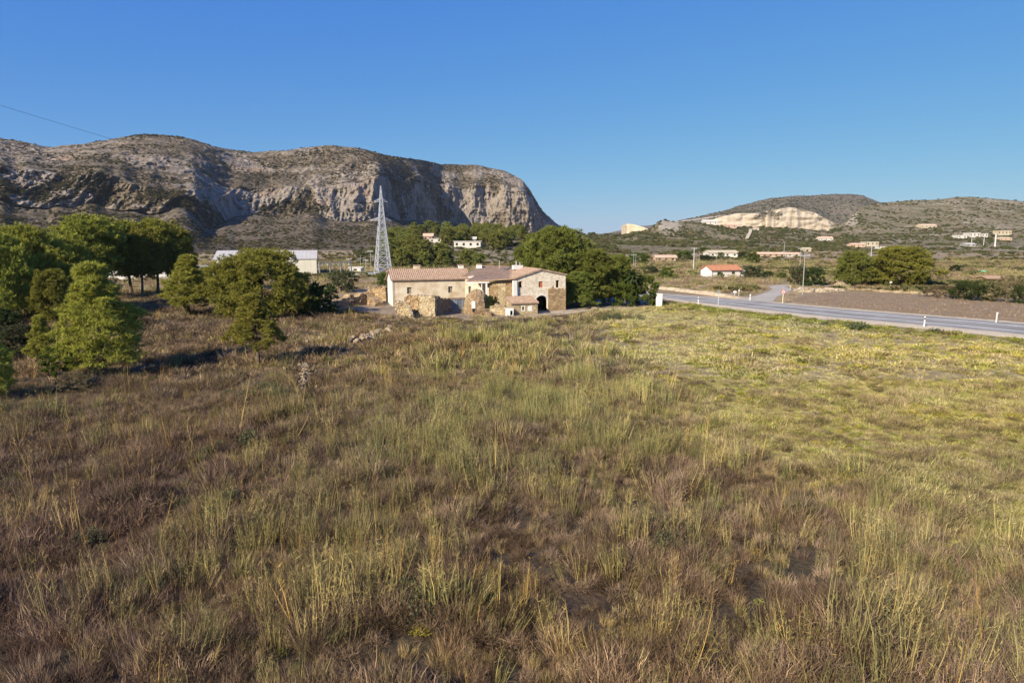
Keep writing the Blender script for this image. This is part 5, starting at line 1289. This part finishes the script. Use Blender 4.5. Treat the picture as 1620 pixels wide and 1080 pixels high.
# warning sign
M_red = mat('sign_red', (.50, .04, .05)); q = G(1238, 480); d = depth(q)
sg = thing('warning_sign', 'triangular red bordered warning sign on a pale post beyond the road', 'road sign', q)
MB().box((0, 0, 1.1), (.09, .09, 2.6)).build('post', mat('pale_post', (.62, .55, .36), (.70, .64, .46), scale=3), sg)
def tri(s, z, y, th): return MB().panel([(-s / 2, z), (s / 2, z), (0, z + s * .866)], [], th, Matrix.Translation((0, y, 0)))
bd = MB().panel([(-.45, 1.62), (.45, 1.62), (0, 2.40)], [], .02, Matrix.Translation((0, -.08, 0))).build('plate', M_red, sg)
MB().panel([(-.31, 1.70), (.31, 1.70), (0, 2.24)], [], .006, Matrix.Translation((0, -.088, 0))).build('face', M_white, bd)
MB().panel([(-.035, 1.76), (.05, 1.76), (.05, 1.86), (.0, 1.93), (.05, 2.0), (.02, 2.08), (-.05, 2.0), (-.035, 1.92), (-.06, 1.85)], [], .006, Matrix.Translation((0, -.095, 0))).build('symbol', M_black, bd)
# sign seen from behind, small signs at the junction
def sign_small(px, base, ctr, lab, shape, wpx, mpl, mpo=M_steel):
    q = G(px, base); d = depth(q); z = (base - ctr) / 1080 * d; s = wpx / 1080 * d; t = thing('road_sign', lab, 'road sign', q)
    MB().box((0, 0, z / 2), (.09, .09, z + .5)).build('post', mpo, t)
    if shape == 'tri': mb = MB().panel([(-s / 2, z - s * .4), (s / 2, z - s * .4), (0, z + s * .46)], [], .03, Matrix.Translation((0, -.09, 0)))
    elif shape == 'round': mb = MB().panel([(s / 2 * math.cos(a), z + s / 2 * math.sin(a)) for a in np.linspace(0, 6.283, 19)[:-1]], [], .03, Matrix.Translation((0, -.09, 0)))
    else: mb = MB().panel(rect(-s / 2, s / 2, z - s * .28, z + s * .28), [], .03, Matrix.Translation((0, -.09, 0)))
    mb.build('plate', mpl, t); return t
sign_small(1136, 483, 461, 'grey back of a triangular road sign on the near verge', 'tri', 7, mat('sign_back', (.24, .25, .27), rough=.5))
sign_small(1168.5, 471, 459.5, 'small white round sign left of the side road', 'round', 2.6, M_white); sign_small(1162, 471, 461.6, 'small white oblong sign left of the white round sign', 'rect', 5, M_white)
sign_small(1250, 459, 453, 'small red and white sign at the bend of the side road', 'round', 3, M_pink)
sign_small(1408, 460, 446.5, 'white square board on a thin post before the field pines', 'rect', 4, M_white, M_wood)

# white gate pillar by the road
q = G(1042.5, 484.5); d = depth(q); gp = thing('gate_pillar', 'broad white rendered gate pillar at the bend of the road', 'gate pillar', q, math.radians(-6)); a_ = 9.5 / 1080 * d; h_ = 19 / 1080 * d
MB().box((0, .25, h_ / 2 - .1), (a_, .6, h_ + .2)).build('pillar', M_white, gp); MB().box((0, .25, h_ + .05), (a_ + .08, .7, .10)).build('coping', M_white, gp); MB().box((-.1, 3.2, .5), (.3, 5.2, 1.2)).build('return_wall', M_white, gp)

# low pale stone wall beyond the ploughed field, green netting, track on the hill
def lowwall(name, label, pts, hgt, m, seed, th=.5): return ruin(name, label, [(a, b, hgt) for a, b in pts], th, m, seed, rag=.12, cat='stone wall', step=.8)
lowwall('stone_wall', 'low pale dry-stone wall along the far edge of the ploughed field', [(1342, 458.5), (1380, 461), (1416, 463), (1450, 465), (1496, 468.5)], .42, M_stone_p, 21)
ruin('stone_bank', 'sunlit pale stone heap at the left end of the low stone wall', [(1318, 455, .5), (1328, 455, 1.1), (1340, 456, .5)], 2.2, M_stone_p, 22, rag=.3, cat='stone heap')
ruin('earth_cut', 'bare ochre earth cut at the foot of the concrete pole', [(1258, 462, .3), (1268, 462, .9), (1300, 461.5, .6), (1330, 460, .3)], 2.0, M_bank, 23, rag=.25, cat='earth bank')
q = G(1556, 433); d = depth(q); mb = MB(); wN, hN = 17 / 1080 * d, 5.5 / 1080 * d; gnn = 14
V = []; 
for j in range(4):
    for i in range(gnn + 1):
        V.append((wN * (i / gnn - .5), .5 * math.sin(i * .9) + j * .6, hN * math.sin(math.pi * (i / gnn) ** .8) ** .5 * (1, 1.05, .9, 0)[j] * (1 if j else .05)))
mb.add(V, [(j * (gnn + 1) + i, j * (gnn + 1) + i + 1, (j + 1) * (gnn + 1) + i + 1, (j + 1) * (gnn + 1) + i) for j in range(3) for i in range(gnn)])
o = mb.build('green_netting', mat('green_net', (.10, .36, .24), (.14, .42, .30), scale=1)); o.location = q; tag(o, 'heap of turquoise green netting in the far right field', 'netting')
pts = [surf_at(RH, a, b) for a, b in [(1180, 379), (1182, 375), (1184.5, 371), (1187, 367), (1186, 364)]]
mb = MB()
for a, b in zip(pts[:-1], pts[1:]):
    s = Vector((1.9, 0, 0)); mb.add([a - s + Vector((0, -1, 1.6)), a + s + Vector((0, -1, 1.6)), b + s + Vector((0, -1, 1.6)), b - s + Vector((0, -1, 1.6)), a - s * 1.6 + Vector((0, 2, -4)), a + s * 1.6 + Vector((0, 2, -4)), b + s * 1.6 + Vector((0, 2, -4)), b - s * 1.6 + Vector((0, 2, -4))], [(0, 1, 2, 3), (0, 4, 5, 1), (1, 5, 6, 2), (2, 6, 7, 3), (3, 7, 4, 0)])
struct(mb.build('hill_lane', M_gravel))

# quarry block: pale cut face standing left of the rocky knob
V = []; cols = [(992, 354.0, 371, 1180), (1000, 354.5, 371.5, 1165), (1010, 357, 371.5, 1155), (1020, 360, 371, 1150), (1028, 363, 370, 1150)]; rng = np.random.default_rng(9); nz = 7
for px, t_, b_, y in cols:
    a, b = A(px, b_, y), A(px, t_, y + 4)
    for k in range(nz): V.append(a.lerp(b, k / (nz - 1)) + Vector((rng.normal(0, .3), rng.normal(0, .8), 0)))
    V.append(b + Vector((0, 60, -2))); V.append(a + Vector((0, 60, -3)))
C = nz + 2; T = [(i * C + k, (i + 1) * C + k, (i + 1) * C + k + 1, i * C + k + 1) for i in range(4) for k in range(nz + 1)] + [tuple(range(C - 1, -1, -1)), tuple(4 * C + k for k in range(C))]
me = bpy.data.meshes.new('quarry_block'); me.from_pydata([tuple(v) for v in V], [], T); me.materials.append(mat('cut_limestone', (.44, .37, .26), (.56, .49, .38), scale=.08, c3=(.55, .42, .28), scale3=.2, amt3=.5, bump=.5, bscale=.3, stretch=(1, 1, .3)))
struct(link('quarry_block', me))

# loose stones: each one a piece of its heap
M_rock = mat('field_stone', (.27, .20, .135), (.42, .335, .235), scale=1.6, c3=(.20, .15, .10), scale3=4, amt3=.5, bump=.03, coord='Object')
def rock_mesh(seed):
    rng = np.random.default_rng(seed); bm = bmesh.new(); bmesh.ops.create_icosphere(bm, subdivisions=1, radius=.5)
    for v in bm.verts: v.co = Vector((v.co.x * rng.uniform(.85, 1.2), v.co.y * rng.uniform(.7, 1.0), v.co.z * rng.uniform(.55, .75)))
    me = bpy.data.meshes.new('stone'); bm.to_mesh(me); bm.free(); me.materials.append(M_rock); return me
ROCKS = [rock_mesh(200 + i) for i in range(7)]
def heap(name, label, pts, n, size, seed, spread, hgt, cat='stone heap'):
    rng = np.random.default_rng(seed); P = [G(*q) for q in pts]; c = sum(P, Vector()) / len(P); c.z = float(gz(np.array([c.x]), np.array([c.y]))[0]); t = thing(name, label, cat, c)
    for k in range(n):
        f = rng.uniform(0, len(P) - 1) if len(P) > 1 else 0; i = min(int(f), max(len(P) - 2, 0)); q = P[i].lerp(P[min(i + 1, len(P) - 1)], f - i)
        o = bpy.data.objects.new('stone', ROCKS[k % 7]); COL.objects.link(o); o.parent = t; s = size * rng.uniform(.5, 1.3); r_ = rng.normal(0, spread, 2)
        zz = float(gz(np.array([q.x + r_[0]]), np.array([q.y + r_[1]]))[0]) - c.z
        o.location = (q.x - c.x + r_[0], q.y - c.y + r_[1], zz + max(.05, hgt * (1 - np.hypot(*r_) / (spread * 2.2)) * rng.uniform(.2, 1)) + s * .12); o.scale = (s, s, s); o.rotation_euler = (rng.normal(0, .4), rng.normal(0, .4), rng.uniform(0, 6.28))
    return t
heap('stone_heap', 'tumbled heap of pale stones in the grass below the ruins', [(563, 541), (582, 537), (596, 531)], 60, .58, 1, .6, .8)
heap('stone_heap', 'few white boulders at the upper end of the tumbled stone heap', [(603, 527), (613, 523.5), (622, 522)], 14, .7, 2, .3, .6)
heap('fallen_wall', 'narrow heap of fallen wall stones in the grass, pointing at the camera', [(477, 577), (483, 588), (487, 600), (491, 611)], 120, .30, 3, .34, .45)
heap('stone_row', 'sparse row of stones along the old terrace right of the small pine', [(468, 545), (490, 541), (513, 538)], 16, .38, 4, .25, .3, 'stone row')
heap('boulder_group', 'single white boulder by the track right of the farmhouse', [(947, 491)], 3, .9, 5, .35, .35, 'boulder')
heap('stone_heap', 'little cluster of grey stones in the brown grass at left', [(262, 604), (276, 596)], 14, .35, 6, .3, .3)
heap('rubble', 'scattered rubble at the foot of the ruined walls', [(630, 503), (650, 506), (690, 505), (720, 502)], 40, .35, 7, .4, .15, 'rubble')
heap('rubble', 'scattered rubble along the foot of the stone oven and hut', [(745, 503), (775, 504), (800, 505), (840, 502)], 36, .32, 8, .4, .12, 'rubble')
# ================================================================== GRASS AND WEEDS OF THE FIELD
M_gr = mat_foliage('field_grass', (1, 1, 1), var=.6, transl=.16, tint=True)
def blades(base, tip, mid, wid, rng, vr):
    """thin two-piece blades: arrays base, mid, tip (n,3)"""
    d = unit(tip - base); s = unit(np.cross(d, rng.normal(size=d.shape))) * wid[:, None]
    V = np.stack([base - s, base + s, mid - s * .75, mid + s * .75, tip], 1).reshape(-1, 3); n = len(base); b = np.arange(n)[:, None] * 5
    T = np.concatenate([b + np.array([0, 1, 3]), b + np.array([0, 3, 2]), b + np.array([2, 3, 4])], 1).reshape(-1, 3)
    return V, T, np.repeat(vr, 5)
def g_tuft(seed, n, rad, h0, h1, splay, droop, wid, curl=.05):
    rng = np.random.default_rng(seed); a = rng.uniform(0, 6.28, n); r = rad * np.sqrt(rng.uniform(0, 1, n)); base = np.c_[r * np.cos(a), r * np.sin(a), np.full(n, -.04)]
    h = rng.uniform(h0, h1, n); a2 = a + rng.normal(0, .7, n); sp = splay * rng.uniform(.2, 1.3, n)
    tip = base + np.c_[np.cos(a2) * sp * h, np.sin(a2) * sp * h, h * (1 - droop * rng.uniform(0, 1, n))]
    mid = base * .45 + tip * .55 + np.c_[rng.normal(0, curl, (n, 2)) * h[:, None], h * droop * .35 + .02]
    V, T, v = blades(base, tip, mid, wid * rng.uniform(.6, 1.3, n), rng, rng.uniform(0, 1, n))
    return mesh_np('tuft', V, T, M_gr, attrs={'var': v})
def g_twig(seed, n, rad, hgt, ln, wid):
    """tangled dead plant: short strands in every direction through a low dome"""
    rng = np.random.default_rng(seed); d = unit(rng.normal(size=(n, 3))); d[:, 2] = abs(d[:, 2]); p = d * rng.uniform(.15, 1, (n, 1)) ** .6 * np.array([rad, rad, hgt])
    o = unit(d * .8 + rng.normal(size=(n, 3)) * .8 + np.array([0, 0, .35])) * ln * rng.uniform(.5, 1.4, (n, 1))
    V, T, v = blades(p, p + o, p + o * .5 + rng.normal(0, .03, (n, 3)), wid * rng.uniform(.6, 1.3, n), rng, np.clip(.25 + .6 * p[:, 2] / hgt + rng.normal(0, .15, n), 0, 1))  # strands darken downward: the clump's inner shade painted into the colour
    return mesh_np('dead_plant', V, T, M_gr, attrs={'var': v})
def g_leafy(seed, n, rad, hgt, lf):
    rng = np.random.default_rng(seed); d = unit(rng.normal(size=(n, 3))); d[:, 2] = abs(d[:, 2]); p = d * rng.uniform(.4, 1, (n, 1)) * np.array([rad, rad, hgt])
    V, T, v = sprays(p, d, 2, lf, lf * .33, rng, spread=.9, up=.3)
    return mesh_np('weed', V, T, M_gr, attrs={'var': v})
def g_stalk(seed, n, rad, h0, h1):
    """tall fennel-like stalks with a few short side shoots near the top"""
    rng = np.random.default_rng(seed); a = rng.uniform(0, 6.28, n); r = rad * np.sqrt(rng.uniform(0, 1, n)); base = np.c_[r * np.cos(a), r * np.sin(a), np.full(n, -.04)]
    h = rng.uniform(h0, h1, n); lean = rng.normal(0, .07, (n, 2)) + np.c_[np.cos(a), np.sin(a)] * .09
    tip = base + np.c_[lean * h[:, None], h]; mid = base * .5 + tip * .5 + np.c_[rng.normal(0, .03, (n, 2)), np.zeros(n)]
    V, T, v = blades(base, tip, mid, np.full(n, .0075), rng, rng.uniform(.3, 1, n)); Vs, Ts, vs_ = [V], [T], [v]; n0 = len(V); m = n * 7
    i = rng.integers(0, n, m); f = rng.uniform(.45, .98, m)[:, None]; b2 = base[i] * (1 - f) + tip[i] * f; o = unit(rng.normal(size=(m, 3)) * np.array([.8, .8, .3]) + np.array([0, 0, .9])) * rng.uniform(.05, .16, (m, 1))
    V, T, v = blades(b2, b2 + o, b2 + o * .5, np.full(m, .0045), rng, rng.uniform(.2, 1, m)); Vs.append(V); Ts.append(T + n0); vs_.append(v)
    return mesh_np('stalks', np.vstack(Vs), np.vstack(Ts), M_gr, attrs={'var': np.concatenate(vs_)})
PROTO = []; KIND = {}
LOD = 4
def reg(k, ms): KIND[k] = (len(PROTO), len(ms)); PROTO.extend(ms)
reg('fine', [g_tuft(100 + i, 200, .34, .28, .64, .55, .32, .0048) for i in range(5)])
reg('twig', [g_twig(110 + i, 400, .48, .40, .24, .005) for i in range(5)])
reg('stalk', [g_stalk(120 + i, 20, .26, .65, 1.4) for i in range(5)])
reg('gold', [g_stalk(130 + i, 4, .10, .9, 1.7) for i in range(4)])
reg('green', [g_tuft(140 + i, 90, .20, .5, 1.0, .32, .12, .006) for i in range(4)])
reg('weed', [g_leafy(150 + i, 260, .40, .30, .065) for i in range(4)])
reg('shrub', [g_leafy(160 + i, 900, .48, .55, .05) for i in range(3)])
reg('short', [g_tuft(170 + i, 150, .42, .14, .32, .6, .3, .0065) for i in range(4)])

NEAR_N = len(PROTO)
reg('fine_far', [g_tuft(200 + i, 84, .34, .26, .6, .6, .35, .0085) for i in range(3)])
reg('twig_far', [g_twig(210 + i, 160, .48, .40, .26, .0095) for i in range(3)])
reg('stalk_far', [g_tuft(220 + i, 36, .30, .5, 1.2, .16, .05, .0085) for i in range(3)])
reg('gold_far', [g_tuft(230 + i, 6, .10, .9, 1.5, .12, .05, .010) for i in range(2)])
reg('green_far', [g_tuft(240 + i, 54, .24, .45, .95, .32, .12, .009) for i in range(3)])
reg('weed_far', [g_leafy(250 + i, 90, .42, .28, .10) for i in range(3)])
reg('shrub_far', [g_leafy(260 + i, 130, .48, .55, .14) for i in range(2)])
reg('short_far', [g_tuft(270 + i, 90, .48, .12, .30, .6, .3, .009) for i in range(3)])
rng = np.random.default_rng(2024)
def field_points(n, y0, y1):
    # uniform over the ground of the view, a little beyond its sides
    y = np.sqrt(rng.uniform(y0 ** 2, y1 ** 2, n)); x = rng.uniform(-.86, .86, n) * (y + 3); return x, y
BLOCK = [(G(px, py), r) for px, py, r in [(572, 541, 1.6), (590, 535, 1.6), (612, 526, 1.5), (479, 580, 1.0), (484, 592, 1.0), (487, 602, 1.0), (491, 612, 1.1), (493, 622, .8), (947, 490, .8), (500, 546, .6), (1042, 484, 1.2)]]
def allowed(x, y):
    px, py = proj(x, y, 0)
    rd = road_dist(x, y); k = rd < -4.4
    yard = (px > 500) & (px < 1035) & (y > np.interp(px, [500, 560, 640, 700, 800, 850, 900, 960, 1035], [101, 97, 89.5, 89.5, 88.8, 90, 92.8, 98.5, 102]))
    k &= ~yard
    for c, r in BLOCK: k &= ((x - c.x) ** 2 + (y - c.y) ** 2) > r * r
    k &= ~((px < 500) & (y > 135))
    return k, px, py, rd
N1 = 40000; N2 = 44000
x1, y1 = field_points(N1, 13.5, 50); x2, y2 = field_points(N2, 50, 138)
X_ = np.r_[x1, x2]; Y_ = np.r_[y1, y2]; far = np.r_[np.zeros(N1), np.ones(N2)]
ok, PX, PY, RD = allowed(X_, Y_); gap = fbm(X_ / 2.6, Y_ / 2.6, o=3, seed=310); ok &= rng.uniform(0, 1, len(X_)) < .18 + .82 * sstep(-.38, .02, gap) + .35 * sstep(8, 16, X_); X_, Y_, PX, PY, RD, far = X_[ok], Y_[ok], PX[ok], PY[ok], RD[ok], far[ok]; n = len(X_)
b1 = fbm(X_ / 5.5, Y_ / 5.5, o=4, seed=301); b2 = fbm(X_ / 2.2, Y_ / 2.2, o=3, seed=302); b3 = fbm(X_ / 16, Y_ / 16, o=3, seed=303); b4 = fbm(X_ / 3.4, Y_ / 3.4, o=3, seed=304)
meadow = meadow_w(X_, Y_)
left = sstep(-2, -16, X_ + 4 * b3) ; mid = np.clip(1 - meadow - left, 0, 1)
nearw = 1 - sstep(24, 46, Y_ + 3 * b3)
verge = sstep(-11.5, -9.0, RD + 1.6 * b1)
front = sstep(74, 84, Y_ + 2 * b1) * (1 - meadow) * (PX > 560)     # low growth in front of the farm
W = {
 'fine': (1.0 + .35 * left + .35 * nearw + .5 * b2) * (1 - .72 * meadow),
 'twig': (.85 + .75 * left + .75 * nearw) * sstep(-.55, .25, b1) * (1 - .8 * meadow),
 'stalk': (.72 * mid * (1 - .62 * nearw) + .22 * left * sstep(0, .5, b4) + .18 * nearw) * sstep(-.65, .5, -b1 + .5 * b4) * (1 - .9 * meadow) * (1 - .6 * front),
 'gold': .08 * (1 - meadow) + .10 * sstep(.2, .5, b4) * (1 - meadow),
 'green': (.40 * mid * (1 - .85 * nearw) + .14 * left * sstep(.1, .5, -b1) + .05) * sstep(-.6, .5, -b1 + .3 * b2) * (1 - .85 * meadow),
 'weed': .95 * meadow * sstep(-.25, .3, b1) + 1.8 * verge + .03 + .35 * front,
 'shrub': .012 * left * sstep(.15, .5, b4) + 0 * mid + .03 * verge,
 'short': 2.2 * meadow * (1 - .7 * verge) + .15 + .5 * front,
}
names = list(W); WM = np.clip(np.stack([W[k] + 0 * X_ for k in names], 1), 0, None); WM /= WM.sum(1, keepdims=True)
pick = (np.cumsum(WM, 1) < rng.uniform(0, 1, n)[:, None]).sum(1).clip(0, len(names) - 1)
base = {'fine': [(.36, .265, .155), (.44, .34, .20), (.24, .17, .11), (.36, .29, .13), (.16, .125, .075)], 'twig': [(.13, .096, .056), (.20, .150, .092), (.10, .076, .045), (.27, .205, .128)],
        'stalk': [(.34, .305, .105), (.26, .25, .095), (.42, .355, .135), (.20, .195, .075)], 'gold': [(.42, .30, .09), (.38, .30, .10), (.36, .24, .08)],
        'green': [(.31, .285, .10), (.22, .22, .08), (.38, .33, .13), (.16, .165, .065)], 'weed': [(.30, .28, .05), (.23, .24, .045), (.38, .31, .05), (.19, .21, .05)],
        'shrub': [(.085, .10, .05), (.11, .12, .06)], 'short': [(.42, .35, .18), (.46, .385, .20), (.36, .30, .16), (.40, .38, .12)]}
tint = np.zeros((n, 3)); idx = np.zeros(n, int); sc_ = np.ones(n)
for i, k in enumerate(names):
    m = pick == i; q = m.sum(); st, ct = KIND[k]; st2, ct2 = KIND[k + '_far']; idx[m] = np.where(far[m] > 0, st2 + rng.integers(0, ct2, q), st + rng.integers(0, ct, q)); tint[m] = np.array(base[k])[rng.integers(0, len(base[k]), q)]
drift = np.stack([1 + .16 * b3 + .10 * b1, 1 + .10 * b3 + .06 * b1, 1 - .10 * b3], 1)
tint *= (.80 + .22 * sstep(24, 62, Y_) + .10 * sstep(0, 14, X_))[:, None] * np.clip(drift, .6, 1.5) * rng.uniform(.7, 1.3, (n, 1))
wk = ((pick == names.index('weed')) * meadow * .25)[:, None] * (1 - verge[:, None]); tint = tint * (1 - wk) + np.array([.37, .32, .14]) * wk
vk = ((pick == names.index('weed')) * verge * .7)[:, None]; tint = tint * (1 - vk) + np.array([.21, .23, .06]) * vk
tint *= 1 + (nearw * (1 - meadow))[:, None] * np.array([.02, -.05, .06])
# the meadow is yellower, the left slope browner
tint *= 1 + meadow[:, None] * np.array([.04, .06, -.06]) + left[:, None] * np.array([-.06, -.12, -.12])
sc_ = rng.uniform(.65, 1.3, n) * (1.0 + .5 * far) * (.62 + .75 * sstep(-.4, .45, b2))
sh = names.index('shrub'); sc_[pick == sh] *= 1.5
tall = 1 + .45 * sstep(.1, .5, fbm(X_ / 1.4, Y_ / 1.4, o=2, seed=311))
sz = tall * sc_ * (1 - .42 * meadow) * (1 - .35 * far) * (1 - .35 * front)
Zg = gz(X_, Y_)
gr = scatter('field_grass', PROTO, np.c_[X_, Y_, Zg], idx, np.c_[sc_, sc_, sz], tint, rng.uniform(0, 6.28, n), tilt=rng.normal(0, .17, (n, 2)))
tag(gr, 'dry grass, weeds and tall green stalks covering the open field', 'grass')

sh_ = [KIND['shrub'][0] + i for i in range(3)]; rng = np.random.default_rng(12); P_ = []; 
for px, py, k, sp in [(408, 622, 16, 1.1), (392, 612, 8, .6), (440, 628, 8, .6), (405, 700, 6, 1.0), (330, 800, 5, .9), (655, 965, 2, .4), (140, 862, 2, .5), (60, 640, 6, .8), (1390, 985, 2, .5), (690, 905, 1, .2), (1110, 900, 2, .6), (970, 505, 10, 1.2), (930, 508, 6, .8)]:
    c = G(px, py)
    for _ in range(k): P_.append((c.x + rng.normal(0, sp), c.y + rng.normal(0, sp)))
P_ = np.array(P_); n = len(P_); s_ = rng.uniform(.7, 1.7, n)
tag(scatter('field_shrubs', PROTO[sh_[0]:sh_[0] + 3], np.c_[P_, gz(P_[:, 0], P_[:, 1])], rng.integers(0, 3, n), np.c_[s_, s_, s_ * rng.uniform(.8, 1.2, n)], np.array([(.14, .145, .075), (.17, .165, .08), (.12, .13, .07)])[rng.integers(0, 3, n)], rng.uniform(0, 6.28, n)), 'low grey-green shrubs scattered in the dry grass', 'shrubs')

# dry grass over the land beyond the road and behind the farm
rng = np.random.default_rng(88); n = 16000
y = np.sqrt(rng.uniform(92 ** 2, 300 ** 2, n)); x = rng.uniform(-.80, .82, n) * y; px, py = proj(x, y, 0); rd = road_dist(x, y)
pl = (px > 1255) & (py > 460 + (px - 1340) * .043) & (rd > 0)
side = np.min((x[:, None] - SR[:, 0]) ** 2 + (y[:, None] - SR[:, 1]) ** 2, 1) < 9
ok = (((rd > 14.5) & (px > 1000)) | ((px < 1000) & (y > 104) & ~((px > 590) & (px < 1000) & (y < 122)))) & ~pl & ~side & ~((px > 1100) & (px < 1184) & (py > 424) & (py < 438.5)) & ~((px > 330) & (px < 505) & (y > 180))
ok &= rng.uniform(0, 1, n) < .35 + .65 * sstep(-.3, .2, fbm(x / 18, y / 30, o=3, seed=401))
x, y = x[ok], y[ok]; n = len(x); f = fbm(x / 40, y / 40, o=2, seed=402)
kk = rng.choice(5, n, p=[.36, .26, .12, .16, .10]); nm = ['fine_far', 'short_far', 'green_far', 'twig_far', 'weed_far']
idx = np.zeros(n, int)
for i, k in enumerate(nm): idx[kk == i] = KIND[k][0] + rng.integers(0, KIND[k][1], (kk == i).sum())
pal = np.array([(.36, .27, .155), (.40, .32, .17), (.27, .25, .10), (.24, .175, .11), (.24, .235, .07)])
s_ = rng.uniform(1.2, 2.4, n) * np.clip(y / 130, 1, 1.8)
tag(scatter('plain_grass', PROTO, np.c_[x, y, 0 * x], idx, np.c_[s_ * 1.2, s_ * 1.2, s_ * .6], pal[kk] * (1 + .2 * f[:, None]) * rng.uniform(.8, 1.2, (n, 1)), rng.uniform(0, 6.28, n)), 'dry grass over the open land beyond the road and the farm', 'grass')
# clods on the ploughed field
rng = np.random.default_rng(99); M_clod = mat_foliage('soil_clod', (1, 1, 1), var=.25, transl=.02, tint=True); CL = []
for i in range(4):
    V, T = blob((0, 0, .1), .5, rng, 6, 4); CL.append(mesh_np('clod', V, T, M_clod, attrs={'var': rng.uniform(.3, .8, len(V))}))
n = 24000; px = rng.uniform(1240, 1700, n); py = rng.uniform(461, 516, n); Pq = np.array([(q.x, q.y) for q in (G(a, b) for a, b in zip(px, py))]); rd = road_dist(Pq[:, 0], Pq[:, 1])
top = np.interp(px, [1250, 1262, 1300, 1340, 1400, 1490, 1560, 1620, 1700], [476, 470, 463, 461, 463.5, 469, 474, 479, 488]); wdt = 13.2
ok = (py > top + .4) & (rd > wdt); Pq = Pq[ok]; along = Pq[:, 0] * .79 + Pq[:, 1] * .61
Pq = Pq[rng.uniform(0, 1, len(Pq)) < .25 + .75 * (np.sin(along * 4.2 + 1.5 * fbm(Pq[:, 0] / 9, Pq[:, 1] / 9, o=2, seed=5)) > 0)]; n = len(Pq); s_ = .08 + .24 * rng.uniform(0, 1, n) ** 4
tag(scatter('soil_clods', CL, np.c_[Pq, 0 * Pq[:, 0] + .01], rng.integers(0, 4, n), np.c_[s_, s_, s_ * .7], np.array([(.18, .126, .078), (.235, .17, .108), (.145, .10, .062), (.30, .235, .155)])[rng.choice(4, n, p=[.4, .3, .22, .08])], rng.uniform(0, 6.28, n)), 'clods of turned brown soil on the ploughed field', 'soil')

# ================================================================== HAZE
mb = MB(); mb.box((0, 5800, 125), (18400, 12900, 290)); hz = mb.build('haze', mat('haze_surface', (1, 1, 1)))
m = bpy.data.materials.new('haze_air'); m.use_nodes = True; m.node_tree.nodes.clear()
o_ = m.node_tree.nodes.new('ShaderNodeOutputMaterial'); pv = m.node_tree.nodes.new('ShaderNodeVolumePrincipled')
pv.inputs['Color'].default_value = (.80, .88, 1.0, 1); pv.inputs['Density'].default_value = 4e-5; pv.inputs['Anisotropy'].default_value = .1
m.node_tree.links.new(pv.outputs[0], o_.inputs['Volume']); hz.data.materials.clear(); hz.data.materials.append(m)
tag(hz, 'thin pale blue air over the valley', 'haze', kind='stuff')
